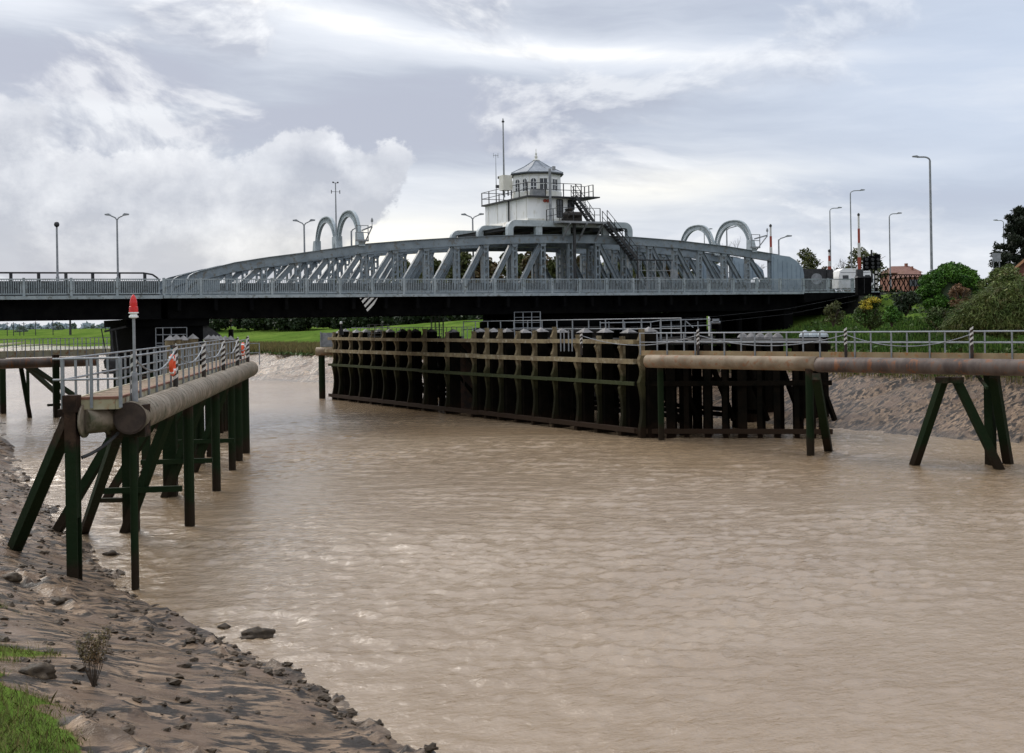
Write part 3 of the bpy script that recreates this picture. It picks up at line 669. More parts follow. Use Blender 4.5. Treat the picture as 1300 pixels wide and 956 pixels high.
# balcony railing
def tube_rail(name, pts, parent, m_, hgt=1.05, rails=(1.05, .55), step=1.4, r=.025, pr=.03):
    pts = [Vector(p) for p in pts]; b_ = MB()
    for p0, p1 in zip(pts[:-1], pts[1:]):
        n_ = max(1, round((p1-p0).length/step))
        for i in range(n_+1):
            p = p0+(p1-p0)*i/n_; b_.box(p.x-pr, p.x+pr, p.y-pr, p.y+pr, p.z, p.z+hgt)
        for h_ in rails: b_.tube([p0+Vector((0, 0, h_)), p1+Vector((0, 0, h_))], r, 6)
    return b_.build(name, m_, parent)
bz = zl1+.13
tube_rail('balcony_railing', [(l1+.6, w0-.35, bz), (l0-.2, w0-.35, bz), (l0-.2, w1+.25, bz), (l1+.6, w1+.25, bz)], cb, M_DARK, 1.1, (1.1, .55), 1.55, .028, .035)
# cable mast and pipe on the front
b = MB(); a = BS(699, 280, w0-.5); b.tube([(a[0], w0-.5, zl0), (a[0], w0-.5, BS(699, 214, w0-.5)[1])], .12, 8); b.box(a[0]+.25, a[0]+.5, w0-.6, w0-.4, BS(699, 216, w0-.5)[1], BS(699, 211, w0-.5)[1]); b.build('flue_pipe', M_GALV2, cb)
# platform, upper stair, lower stair
pz = BS(735, 281, .2)[1]; px0, px1 = BS(709, 281, .2)[0], BS(768, 281, .2)[0]
b = MB(); b.box(px0, px1, -.1, 2.4, pz-.16, pz); pf = b.build('landing_platform', M_GALV2, cb)
for px_ in (722, 743, 764):
    s_ = BS(px_, 284, .2)[0]; b = MB(); b.bar((s_, 0, pz-.16), (s_-.1, 1.15, pz-1.5), .09, .16); b.bar((s_, -.1, pz-.22), (s_, 1.6, pz-.22), .1, .12); b.build('platform_bracket', M_GALV2, pf)
b = MB(); b.tube([(BS(729, 290, .6)[0], .6, pz-.2), (BS(729, 290, .6)[0], .6, 9.7)], .14, 8); b.build('drop_pipe', M_DARK, pf)
tube_rail('platform_railing', [(px0, 2.3, pz), (px0, -.05, pz), (px1-.6, -.05, pz)], cb, M_DARK, 1.1, (1.1, .55), 1.3, .025, .03)
b = MB()
wx = BS(725, 278, .9)[0]
b.box(wx-.5, wx+.7, .5, 1.7, pz, pz+.35); b.lathe([(.5, pz+.35), (.55, pz+.7), (.3, pz+.9), (.35, pz+1.1), (.1, pz+1.15)], wx-.1, 1.1, 14); b.tube([(wx-.5, .4, pz+.6), (wx+.6, .4, pz+.6)], .22, 12); b.box(wx+.5, wx+.9, .6, 1.2, pz, pz+.6)
b.build('winch_gear', mat('winch_black', (.012, .011, .010), (.03, .022, .016), 3, .6), cb)
def stair(name, p0, p1, wd, parent, m_):
    """p0 top, p1 bottom centre of flight (x,z run in the bridge frame, width in w)"""
    p0, p1 = Vector(p0), Vector(p1); b_ = MB()
    for o_ in (-wd/2, wd/2): q = Vector((0, o_, 0)); b_.bar(p0+q, p1+q, .07, .26)
    st_ = b_.build(name, m_, parent); n_ = int(abs(p0.z-p1.z)/.22)
    b_ = MB()
    for i in range(n_): p = p0+(p1-p0)*(i+.5)/n_; b_.box(p.x-.14, p.x+.14, p.y-wd/2+.04, p.y+wd/2-.04, p.z-.02, p.z+.02)
    b_.build('stair_treads', m_, st_)
    b_ = MB()
    for o_ in (-wd/2, wd/2):
        q = Vector((0, o_, 0))
        for h_ in (1.0, .5): b_.tube([p0+q+Vector((0, 0, h_)), p1+q+Vector((0, 0, h_))], .028, 6)
        for i in range(5): p = p0+(p1-p0)*i/4+q; b_.box(p.x-.025, p.x+.025, p.y-.025, p.y+.025, p.z, p.z+1.0)
    b_.build('handrail', m_, st_)
u0 = BS(728, 249, 1.9); u1 = BS(752, 279, 1.9)
stair('upper_staircase', (u0[0], 1.9, bz), (u1[0], 1.9, pz), .8, cb, M_DARK)
q0 = BS(768, 283, .6); q1 = BS(806, 329, .6)
stair('lower_staircase', (q0[0], .6, pz), (q1[0], .6, q1[1]), .8, cb, M_DARK)
b = MB(); xx = l1+.7; xw = max(.5, BS(750, 250, 3)[0]-xx); b.box(xx-.1, xx+xw, 1.4, w0+1.6, bz-.13, bz-.03); b.build('upper_landing', M_DARK, cb)
tube_rail('landing_railing', [(xx, 3.9, bz), (xx+xw-.1, 3.9, bz), (xx+xw-.1, 2.4, bz)], cb, M_DARK, 1.1, (1.1, .55), .9, .025, .035)
b = MB(); b.box(q1[0]-.2, q1[0]+3.6, .2, 1.0, q1[1]-.12, q1[1]-.04)
b.box(q1[0], q1[0]+.12, .2, .32, DZ, q1[1]); b.build('foot_landing', M_DARK, cb)
b = MB()
for i in range(5):
    x = q1[0]+.15+i*.85; b.box(x-.03, x+.03, .22, .28, DZ+.05, q1[1]-.1)
for z in (10.9, 11.5): b.box(q1[0], q1[0]+3.6, .22, .27, z, z+.05)
b.build('cage_frame', M_GALV2, cb)

# masts and tank
def bpt(px, py, wv): s_, z = BS(px, py, wv); return s_, z
def top_thing(name, label, cat, px, wv, zbase, group=None):
    s_ = BS(px, 300, wv)[0]; p = BP(s_, wv, zbase); return thing(name, label, cat, p, BROT, group), s_
t, s_ = top_thing('radio_mast', 'tall slim grey mast beside the white box left of the cabin', 'mast', 641, 4.5, bz)
H = BS(641, 150, 4.5)[1]-bz
b = MB(); b.tube([(0, 0, 0), (0, 0, H*.98), (0, 0, H)], [.09, .055, .02], 8); mm = b.build('pole', M_GALV2, t); b = MB(); b.lathe([(.03, H*.94), (.14, H*.95), (.1, H*.965), (.03, H*.97)], 0, 0, 8); b.build('mast_collar', M_DARK, mm)
t, s_ = top_thing('whip_antenna', 'very thin white whip antenna standing on the balcony left of the tall mast', 'antenna', 631, 5.5, bz)
H = BS(631, 196, 5.5)[1]-bz
b = MB(); b.tube([(0, 0, 0), (0, 0, H)], [.045, .018], 6); pp = b.build('pole', M_GALV, t); b = MB(); b.box(-.25, .25, -.01, .01, H-.12, H-.09); b.box(.2, .23, -.01, .01, H-.3, H+.1); b.box(-.22, -.20, -.01, .01, H-.3, H+.1); b.build('dipole', M_GALV, t)
b = MB(); b.box(-.02, .4, -.1, .1, .9, 1.15); b.box(.2, .45, -.12, .12, H*.45, H*.45+.2); b.build('junction_box', M_DARK, t)
t, s_ = top_thing('tank_cabinet', 'cream ribbed steel box on a stand at the balcony left corner', 'cabinet', 643, 3.4, bz)
z0_ = BS(643, 242, 3.4)[1]-bz; z1_ = BS(643, 223, 3.4)[1]-bz
b = MB(); b.box(-.42, .42, -.4, .4, z0_, z1_); 
for k in range(6): b.box(-.42+k*.155, -.38+k*.155, -.43, -.4, z0_+.02, z1_-.02)
b.build('tank_box', M_CREAM, t)
for dx in (-.35, .1, .4):
    b = MB(); b.box(dx-.04, dx+.04, -.3, -.2, 0, z0_); b.build('leg', M_DARK, t)
t, s_ = top_thing('weather_mast', 'slim mast with cup anemometers rising between the two left arches', 'mast', 427, WT[1], ctop(sA)+1)
H = BS(423, 232, WT[1])[1]-ctop(sA)-1
b = MB(); b.tube([(0, 0, 0), (0, 0, H)], [.07, .045], 6); b.build('pole', M_GALV2, t)
b = MB(); b.box(-.22, .22, -.015, .015, H-.03, H+.01); b.box(-.36, .36, -.015, .015, H-.75, H-.72)
for x in (-.2, .2): b.lathe([(.02, H-.03), (.08, H-.01), (.07, H+.08), (.02, H+.1)], x, 0, 8)
for x in (-.36, .36): b.lathe([(.01, H-.9), (.035, H-.88), (.035, H-.6), (.01, H-.58)], x, 0, 6)
b.build('anemometer', M_DARK, t)

# ------------------------------------------------------------------ lamps
def lamp_head(b_, x, y, z, dx, dy=0):
    b_.prism([(x, z), (x+dx, z+.06), (x+dx*1.02, z+.16), (x+dx*.3, z+.20), (x, z+.10)], y-.13, y+.13)
def lamp(px, ybase, ytop, loc_fn, label, heads, grp, hw=.7, arm=1.0, rise=.3, r=.09, curved=False):
    base, zt = loc_fn; t_ = thing('street_lamp', label, 'street lamp', base, 0, grp); H_ = zt-base.z
    b_ = MB(); b_.tube([(0, 0, 0), (0, 0, H_*.28), (0, 0, H_*.285), (0, 0, H_)], [r*1.5, r*1.4, r, r*.75], 8); b_.build('pole', M_GALV2, t_)
    for sg in heads:
        if curved:
            pts = [(0, 0, H_-.02)]+[(sg*arm*.5*(1-math.cos(a)), 0, H_+rise*math.sin(a)) for a in np.linspace(.2, math.pi/2, 6)]+[(sg*arm, 0, H_+rise*1.02)]
        else: pts = [(0, 0, H_-.1), (sg*arm*.25, 0, H_+rise*.35), (sg*arm, 0, H_+rise)]
        b_ = MB(); b_.tube(pts, r*.6, 6); b_.build('arm', M_GALV2, t_)
        b_ = MB(); lamp_head(b_, sg*arm*.9, 0, H_+rise-.05, sg*hw); b_.build('lamp_head', M_GALV2, t_)
    return t_
def onb(px, wv, ytop, zb=DZ): s_, z = BS(px, ytop, wv); return BP(s_, wv, zb), z
lamp(148, 0, 0, onb(148.5, 13.2, 278), 'slender twin-headed street lamp above the left approach railing', (1, -1), 'lamps along the bridge', .45, .55, .3)
lamp(385, 0, 0, onb(386, 13.2, 285), 'twin-headed street lamp just left of the left pair of arches', (1, -1), 'lamps along the bridge', .45, .55, .3)
lamp(447, 0, 0, onb(446, 7.6, 293), 'short street lamp seen inside the left pair of arches', (1,), 'lamps along the bridge', .45, .4, .25)
lamp(599, 0, 0, onb(600, 13.2, 277), 'twin-headed street lamp between left arches and cabin', (1, -1), 'lamps along the bridge', .5, .6, .3)
lamp(922, 0, 0, onb(922.5, 13.2, 291), 'street lamp seen through the nearer right arch', (1,), 'lamps along the bridge', .7, 1.0, .3)
lamp(988, 0, 0, onb(988.5, 3.2, 304), 'street lamp rising above the right truss end plate', (1,), 'lamps along the bridge', .6, .7, .25)
base, zt = onb(72, 7.0, 287); t = thing('street_lamp', 'ball-topped lamp post on the left approach span', 'street lamp', base, 0, 'lamps along the bridge')
H = zt-base.z; b = MB(); b.tube([(0, 0, 0), (0, 0, H*.3), (0, 0, H*.305), (0, 0, H)], [.14, .13, .09, .07], 8); b.build('pole', M_GALV2, t)
b = MB(); b.lathe([(.05, H-.1), (.17, H), (.2, H+.13), (.15, H+.27), (.03, H+.32)], 0, 0, 12); b.build('lamp_head', M_DARK, t, True)
def onl(px, ytop, Y, zb=None):
    p = W(px, ytop, Y); z = hz(p.x, p.y) if zb is None else zb; return Vector((p.x, p.y, z)), p.z
for px, py, Y, sg, arm, lab in ((1053.5, 268, 150, 1, 1.0, 'thin curved street lamp behind the leftmost red and white barrier pole'), (1079.5, 246, 140, 1, 1.2, 'tall curved street lamp left of the tallest raised barrier'),
                               (1129, 275.5, 135, 1, .9, 'straight post street lamp above the lattice fence'), (1180.5, 204, 112, -1, 1.15, 'tallest street lamp, rising behind the round green bush'),
                               (1274, 283, 170, -1, .9, 'small distant street lamp behind the dark pine'), (894, 294, 190, 1, .8, 'faint thin street lamp seen through the farther right arch')):
    lamp(px, 0, 0, onl(px, py, Y), lab, (sg,), 'lamps along the right bank road', .55, arm, .35, .085 if py > 210 else .13, curved=True)

# ------------------------------------------------------------------ approach span (left) and piers
ap = thing('approach_span', 'fixed black girder span with grey railing at the left edge', 'bridge', BP(0, 0, 0), BROT)
AL = SL-46
b = MB(); b.box(AL, SL-.06, .6, .85, 8.00, 9.5); b.box(AL, SL-.06, .35, 1.1, 7.92, 8.0); b.box(AL, SL-.06, 12.9, 13.2, 8.0, 9.5); b.box(AL, SL-.06, .3, 13.55, 9.40, 9.56)
for k in range(6): b.box(AL, SL-.06, 2.5+k*1.9, 2.7+k*1.9, 8.1, 9.45)
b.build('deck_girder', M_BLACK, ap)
b = MB(); b.box(AL, SL-.06, -.16, .3, 9.38, DZ); b.build('edge_beam', M_RAIL, ap)
b = MB(); b.box(AL, SL-.06, .31, 13.5, 9.563, 9.60); b.build('road_surface', M_ASPH, ap)
rail_run(ap, SL-.1-3.05*14, SL-.1, 0, 3.05)
rail_run(ap, SL-.1-3.05*14, SL-.1, 13.85, 3.05)
gz_ = BS(100, 346.5, 13.2)[1]; ge = BS(203, 350, 13.2)[0]
b = MB(); pts = [(AL, 13.2, gz_), (ge-1.3, 13.2, gz_), (ge-.6, 13.2, gz_-.12), (ge-.2, 13.2, gz_-.4), (ge, 13.2, gz_-.75)]
for p0, p1 in zip(pts[:-1], pts[1:]): b.bar(p0, p1, .12, .13)
for k in range(20): x = ge-1.2-k*2.02; b.box(x-.12, x+.12, 13.12, 13.28, DZ, gz_)
b.box(AL, ge, 13.17, 13.23, gz_-.7, gz_-.64)
b.build('crash_rail', M_DARK, ap); b = MB(); b.box(AL, SL-.1, 1.0, 1.1, 9.601, 10.62); b.build('added_dark_backing', MATS['backing_dark'], ap)  # the dark sheet is added behind the approach railing to darken its gaps
# left rest pier
pA = thing('rest_pier', 'black steel and timber pier under the left joint of the bridge', 'bridge pier', BP(0, 0, 0), BROT)
x0, x1 = BS(166, 420, 2)[0], BS(256, 420, 2)[0]
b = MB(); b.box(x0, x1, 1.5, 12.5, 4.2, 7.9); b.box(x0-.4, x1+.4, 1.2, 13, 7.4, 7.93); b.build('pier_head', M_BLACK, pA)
for i in range(5):
    for j in range(3):
        b = MB(); b.tube([(x0+.5+i*(x1-x0-1)/4, 1.8+j*5.1, -2), (x0+.5+i*(x1-x0-1)/4, 1.8+j*5.1, 4.2)], .38, 12); b.build('pile', M_PILE, pA)
b = MB(); b.prism([(x1, 6.4), (x1+1.4, 6.6), (x1+.2, 7.5), (x1, 7.4)], 1.5, 3); b.build('bearing_shelf', M_DARK, pA)
b = MB()
lx0, lx1 = x0+1.6, x0+3.8
for x in (lx0, lx0+.5, (lx0+lx1)/2, lx1): b.box(x-.03, x+.03, 1.1, 1.16, 4.2, 7.3)
for z in (5.0, 5.6, 6.2, 6.8, 7.3): b.box(lx0, lx1, 1.1, 1.15, z-.025, z+.025)
b.box(lx0, x1+4, .9, .95, 6.0, 6.05); b.box(lx0, x1+4, .9, .95, 5.3, 5.35)
for x in (x1, x1+1.3, x1+2.6, x1+4): b.box(x-.03, x+.03, .88, .94, 4.4, 6.05)
b.build('access_ladder', M_GALV2, pA)
b = MB()
for k in range(4): 
    xx = x0-.9-k*.25; b.bar((xx, 1.4, 4.6), (xx+random.uniform(-.5, .3), 1.5, 7.3), .07, .1)
b.bar((x0-1.9, 1.4, 7.1), (x0-.1, 1.4, 7.5), .1, .14); b.lathe([(.3, 4.3), (.62, 4.5), (.7, 5.0), (.45, 5.4), (.1, 5.5)], x0-1.3, 1.4, 12)
b.box(x0-2.0, x0, 1.0, 2.4, 4.1, 4.35); b.build('mooring_gear', M_DARK, pA)
# pivot pier
pc = BP(SC+.3, 6.9, 0); pp = thing('pivot_pier', 'round black pier and turntable under the middle of the swing bridge', 'bridge pier', pc, BROT)
b = MB(); b.lathe([(6.0, -2), (6.0, 6.2), (6.25, 6.3), (6.25, 6.8)], 0, 0, 40); b.build('drum', M_CONC, pp, True)
b = MB(); b.lathe([(5.7, 6.8), (5.7, 7.3), (5.4, 7.35), (5.4, 7.93)], 0, 0, 40); b.build('turntable', M_BLACK, pp, True)
b = MB(); b.tube([(-8.3, -3, -2), (-8.3, -3, 5.6)], 1.6, 18); b.tube([(-8.3, -3, 5.6), (-8.3, -3, 5.75)], 1.8, 18); b.build('side_drum', mat('rusty_drum', (.08, .045, .03), (.04, .03, .025), 2, .8), pp)
# abutment right
ab = thing('bridge_abutment', 'dark stone abutment under the right end of the bridge', 'abutment', BP(0, 0, 0), BROT)
b = MB(); b.box(S1+6.5, S1+9.2, -.2, 14.2, 2.0, 9.2); b.build('abutment_wall', M_CONC, ab)
b = MB(); b.prism([(S1+.03, 9.55), (S1+9.1, 9.55), (S1+9.1, 9.20), (S1+3.2, 9.0), (S1+.03, 8.6)], -.15, 1.3); b.build('kerb_beam', M_BLACK, ab); b = MB(); b.box(S1+.03, S1+9.2, .3, 13.6, 9.42, 9.58); b.build('road_deck', M_CONC, ab); b = MB(); [b.box(S1-1, S1+6.5, w_, w_+.3, 8.1, 9.4) for w_ in (1.4, 5, 9, 12.6)]; b.box(S1-1.4, S1-.4, 1, 13, 1, 8.0); b.build('approach_girder', M_BLACK, ab)
b = MB(); b.box(S1+.03, S1+9.1, -.18, .3, 9.50, DZ); b.build('edge_beam', M_RAIL, ab)
rail_run(ab, S1+.05, S1+.05+3.0*2.9, 0, 2.95)

# second row of dark columns under the right arm
t = thing('rest_trestle', 'dark iron trestle standing beneath the right arm of the bridge', 'trestle', BP(0, 0, 0), BROT)
for i in range(5):
    for wv in (2, 12):
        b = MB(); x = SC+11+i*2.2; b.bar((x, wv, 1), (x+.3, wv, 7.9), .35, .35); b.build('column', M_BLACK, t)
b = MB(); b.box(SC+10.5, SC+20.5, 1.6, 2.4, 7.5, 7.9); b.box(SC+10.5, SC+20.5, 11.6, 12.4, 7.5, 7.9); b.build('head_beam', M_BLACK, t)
b = MB(); b.box(SC+9, S1-1.6, 13.0, 13.4, 4.5, 7.9); b.build('shade_screen', M_BLACK, t)  # black sheet behind the columns, stands in for the shade under the deck

t = thing('overhead_cable', 'two thin sagging cables in the shadow below the right arm', 'cable', (0, 0, 0))
for y_ in (0, 7):
    b = MB(); c_ = [W(1086, 375+y_, 108), W(1000, 392+y_, 106), W(905, 402+y_, 104), W(800, 408+y_, 100)]; b.tube(c_, .010, 5); b.build('cable', M_DARK, t)
# chevron mark
s_, z = BS(468, 378, -.25); t = thing('navigation_mark', 'small black triangle mark with white diagonal stripes hanging below the railing', 'sign', BP(s_, -.25, z), BROT)
b = MB(); b.box(-.04, .04, .0, .06, -.2, .35); b.build('hanger', M_GALV2, t)
b = MB(); b.prism([(-.72, 0), (.72, 0), (0, -1.25)], .0, .05); b.build('mark_board', M_BLACK, t)
b = MB()
def inside(x, z_): return -1.25 <= z_ <= 0 and abs(x) <= .72*(1+z_/1.25)+1e-6
for c in (-.55, -.05, .45, .95):          # diagonal stripes clipped to the triangle
    poly = [(-3, -3-c*1.0), (3, 3-c), (3, 3-c+.26), (-3, -3-c+.26)]
    def clip(poly, a, b_, c_):
        out_ = []
        for i in range(len(poly)):
            p, q = poly[i], poly[(i+1) % len(poly)]; dp = a*p[0]+b_*p[1]+c_; dq = a*q[0]+b_*q[1]+c_
            if dp >= 0: out_.append(p)
            if (dp >= 0) != (dq >= 0): f_ = dp/(dp-dq); out_.append((p[0]+(q[0]-p[0])*f_, p[1]+(q[1]-p[1])*f_))
        return out_
    for a, b_, c_ in ((0, -1, 0), (-1.25, .72, .9), (1.25, .72, .9)):
        if poly: poly = clip(poly, a, b_, c_)
    if len(poly) > 2: b.prism(poly, -.012, -.002)
if b.v: b.build('white_stripe', M_BARW, t)

# ------------------------------------------------------------------ pipe-fendered jetties
PH = 4.85
def pole_striped(b_w, b_k, p, z0, z1, r=.09):
    pass
def striped_post(parent, p, z0, z1, r=.085, stripe0=None):
    b_ = MB(); b_.tube([(p.x, p.y, z0), (p.x, p.y, z1)], r, 12); po = b_.build('striped_post', mat('post_black', (.02, .018, .016), (.05, .03, .02), 4, .6), parent)
    b_ = MB(); s0 = stripe0 if stripe0 is not None else z0+.45; n_ = int((z1-s0)/.24)
    for i in range(n_):       # short spiral bands
        zb_ = s0+i*.24; pts = [(p.x+(r+.006)*math.cos(a), p.y+(r+.006)*math.sin(a), zb_+.17*a/(2*math.pi)*2.0) for a in np.linspace(0, 2*math.pi, 13)]
        vs = []; fs = []
        for (x, y, z_) in pts: vs += [(x, y, z_), (x, y, z_+.11)]
        for k in range(12): fs.append((2*k, 2*k+2, 2*k+3, 2*k+1))
        b_.add(vs, fs)
    b_.build('white_band', M_BARW, po); return po
def sag(p, q, d, n_=9):
    return [p+(q-p)*(i/n_)+Vector((0, 0, -d*4*(i/n_)*(1-i/n_))) for i in range(n_+1)]
# --- left jetty
A = Vector((G(165, 531, PH).x, G(165, 531, PH).y)); Bp = Vector((W(318, 469, 71.0).x, 71.0))
dj = (Bp-A).normalized(); nj = Vector((-dj.y, dj.x)); Lj = (Bp-A).length; rj = math.atan2(dj.y, dj.x)
lj = thing('pipe_jetty', 'steel walkway jetty with one huge weathered fender pipe on the left', 'jetty', (A.x, A.y, 0), rj)
# local x along pipe, +y to the left of it
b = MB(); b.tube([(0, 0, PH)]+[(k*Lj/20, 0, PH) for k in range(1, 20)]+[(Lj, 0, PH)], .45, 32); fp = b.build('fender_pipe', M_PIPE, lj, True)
b = MB(); b.tube([(-.02, 0, PH), (-.005, 0, PH)], .452, 32); b.tube([(-.05, 0, PH), (-.02, 0, PH)], .40, 32); b.build('end_cap', mat('cap_rust', (.035, .025, .02), (.06, .042, .032), 3, .8), fp)
rb = MB()
for k in range(64):
    x = .5+k*(Lj-.6)/63; rb.tube([(x, 0, PH), (x+.03, 0, PH)], .456, 28)
rb.build('pipe_seam', M_PIPE, fp)
DK = 5.40; yw0, yw1 = .28, 1.62; xw0 = -.3
b = MB()
n_ = int((Lj+1.5)/.22)
for k in range(n_): b.box(xw0+k*.22, xw0+k*.22+.205, yw0+.05, yw1-.05, DK-.05, DK+random.uniform(-.004, .004))
b.build('walkway_planks', M_PLANK, lj)
b = MB(); b.box(xw0-.05, Lj+1.3, yw0-.06, yw0+.04, DK-.26, DK+.02); b.box(xw0-.05, Lj+1.3, yw1-.04, yw1+.06, DK-.26, DK+.02); b.box(xw0-.06, xw0-.0, yw0+.05, yw1-.05, DK-.26, DK+.02); b.build('edge_beam', M_EDGE, lj)
b = MB(); b.box(xw0-.075, xw0+.2, yw0-.09, yw1+.09, DK+.02, DK+.09); b.box(xw0+.3, Lj+1.3, yw0-.075, yw0+.05, DK+.02, DK+.08); b.build('kicking_board', mat('rust_plank', (.16, .07, .045), (.22, .11, .07), 3, .8), lj)
b = MB()
for k in range(9): b.box(.2+k*4.3, .45+k*4.3, .25, 2.0, DK-.48, DK-.27)
b.box(0, Lj+1, .55, .75, DK-.5, DK-.27); b.box(0, Lj+1, 1.25, 1.45, DK-.5, DK-.27)
b.build('bearer', M_PILE, lj)
RH = 1.15
for side, y in (('', yw0-.1), ('', yw1+.1)):
    b = MB(); n_ = 26
    for k in range(n_+1): x = xw0+.05+k*(Lj+1.4)/n_; b.box(x-.035, x+.035, y-.03, y+.03, DK-.22, DK+RH)
    for h in (RH, RH*.5): b.tube([(xw0-.05, y, DK+h), (Lj+1.4, y, DK+h)], .03, 8)
    b.build('railing', M_GALV, lj)
b = MB()
for y in (yw0-.1, (yw0+yw1)/2, yw1+.1): b.box(xw0-.09, xw0-.02, y-.04, y+.04, DK-.22, DK+RH)
for h in (RH, RH*.5): b.tube([(xw0-.05, yw0-.1, DK+h), (xw0-.05, yw1+.35, DK+h)], .03, 8)
b.build('end_railing', M_GALV, lj)
posts = []
def at_u(px, yloc):       # distance along the jetty whose point at lateral yloc is seen at column px
    best = None
    for i in range(0, 1200):
        x = -2+i*.04; p = A+dj*x+nj*yloc; r = (px-650)/F
        e_ = abs(p.x/p.y-r-ST*.03)
        if best is None or e_ < best[0]: best = (e_, x)
    return best[1]
for px in (168, 221, 257, 282, 300, 313):
    x = max(-.12, at_u(px, yw0-.28)); posts.append(x); striped_post(lj, Vector((x, yw0-.28, 0)), DK-.45, DK+1.32, .085)
for x0_, x1_ in zip(posts[:-1], posts[1:]):
    b = MB(); b.tube(sag(Vector((x0_, yw0-.28, DK+1.15)), Vector((x1_, yw0-.28, DK+1.15)), .55), .028, 6); b.build('slack_rope', M_GALV, lj)
def pile(parent, x, y, r=.2, z1=PH-.3, dx=0, dy=0, square=False, z0=-2.5, m_=M_PILE):
    b_ = MB(); f_ = (z1-z0)/(z1-0.0)
    p0, p1 = Vector((x, y, z1)), Vector((x+dx*f_, y+dy*f_, z0))
    if square: b_.bar(p0, p1, 2*r, 2*r)
    else: b_.tube([p0, p1], r, 12)
    return b_.build('raking_pile' if (abs(dx)+abs(dy)) > .3 else 'pile', m_, parent)
def loc(px, py, z=0.0):
    p = G(px, py, z); q = Vector((p.x, p.y))-A; return q.dot(dj), q.dot(nj)
for px, py, r in ((172, 748, .11), (241, 667, .19), (275, 623, .19), (303, 585, .21), (316, 571, .22)):
    x, y = loc(px, py); y = max(min(y, .3), -.35); x = max(x, .2); pile(lj, min(x, Lj-.3), y, r)
for px, py, r, sq in ((167, 675, .26, True), (217, 630, .28, True), (228, 585, .26, True), (243, 590, .26, True), (255, 588, .22, False), (268, 580, .22, True), (295, 597, .18, False), (186, 600, .2, True)):
    x, y = loc(px, py); pile(lj, min(x, Lj-.5), y, r, DK-.5, 0, 0, sq)
for x in (9, 18, 27):       # raked pairs
    pile(lj, x, .2, .15, PH-.2, 1.2, 1.9, True); pile(lj, x+.5, 1.6, .15, PH-.1, 1.0, 3.0, True)
    b = MB(); b.box(x+.5, x+.7, 0, 3.0, 1.5, 1.7); b.build('tie_beam', M_PILE, lj)
# end bent on the near bank
eb = thing('end_bent', 'heavy green slimed H-pile frame with transverse pipe at the near jetty end', 'pile frame', (A.x, A.y, 0), 0)
P1 = G(91, 530, PH); hp = Vector((W(91, 500, 33.4).x, 33.4)); hp = hp-A
gzp = hz(hp.x+A.x, hp.y+A.y)
b = MB(); 
for o_ in (-.2, .2): b.box(hp.x-.15, hp.x+.15, hp.y+o_*.8-.03, hp.y+o_*.8+.03, gzp-2.5, 5.55)
b.box(hp.x-.03, hp.x+.03, hp.y-.17, hp.y+.17, gzp-2.5, 5.55); b.box(hp.x-.19, hp.x+.19, hp.y-.2, hp.y+.2, 5.1, 5.56); b.box(hp.x-.13, hp.x+.13, hp.y-.12, hp.y+.12, 2.2, 5.0)
b.build('pile', M_PILE, eb)
b = MB(); b.tube([(hp.x+.2, hp.y+.3, PH-.02), (-.62, .3, PH-.02)], .37, 26); b.tube([(hp.x+.2, hp.y+.3, PH-.02), (hp.x+.26, hp.y+.3, PH-.02)], .47, 26); b.tube([(-.72, .3, PH-.02), (-.6, .3, PH-.02)], .46, 26)
b.build('transverse_pipe', M_PIPE, eb, True)
b = MB(); b.box(-.75, .35, .2, .75, PH-.55, PH+.35); b.build('saddle', M_PILE, eb)
fpt = G(30, 690, .6); b = MB(); b.bar((hp.x-.1, hp.y+.1, 4.9), (fpt.x-A.x-.5, fpt.y-A.y-1.2, -.9), .33, .33); b.build('raking_pile', M_PILE, eb)
fp2 = G(104, 672, .0); b = MB(); b.bar((-.45, .5, PH-.3), (fp2.x-A.x, fp2.y-A.y, -.3), .27, .27); b.bar((fp2.x-A.x, fp2.y-A.y, -.3), (fp2.x-A.x-.6, fp2.y-A.y+1.3, -2), .27, .27); b.build('raking_pile', M_PILE, eb)
c0 = G(118, 637, .7); c1_ = G(166, 636, .7); b = MB(); b.bar((c0.x-A.x, c0.y-A.y, .75), (c1_.x-A.x, c1_.y-A.y, .75), .22, .16); b.build('tie_beam', M_PILE, eb)
b = MB(); b.tube(sag(Vector((hp.x+.25, hp.y, 3.85)), Vector((-.35, .3, 4.5)), .10), .05, 8); b.build('wire_rope', M_DARK, eb)
# beacon lamp
lampx = W(170.5, 450, 34.6); t = thing('beacon_lamp', 'red glass navigation lamp on a tall grey pole at the left jetty end', 'beacon', (lampx.x, 34.6, DK-.3), 0)
z0_ = W(170, 403, 34.6).z-(DK-.3); z1_ = W(170, 374, 34.6).z-(DK-.3)
b = MB(); b.tube([(0, 0, 0), (0, 0, 1.0), (0, 0, 1.01), (0, 0, z0_)], [.09, .085, .042, .042], 12); b.build('pole', M_GALV2, t)
b = MB(); b.lathe([(.06, z0_-.02), (.13, z0_), (.13, z0_+.04), (.10, z0_+.06), (.09, z0_+.10), (.14, z0_+.12), (.14, z0_+.15)], 0, 0, 20); b.build('lamp_base', M_WHITE, t)
b = MB(); b.lathe([(.125, z0_+.15), (.125, z0_+.2), (.12, z0_+.3), (.105, z0_+.31), (.105, z0_+.42), (.085, z0_+.52), (.055, z1_-.05), (.015, z1_)], 0, 0, 20); b.build('red_lens', M_RED, t)
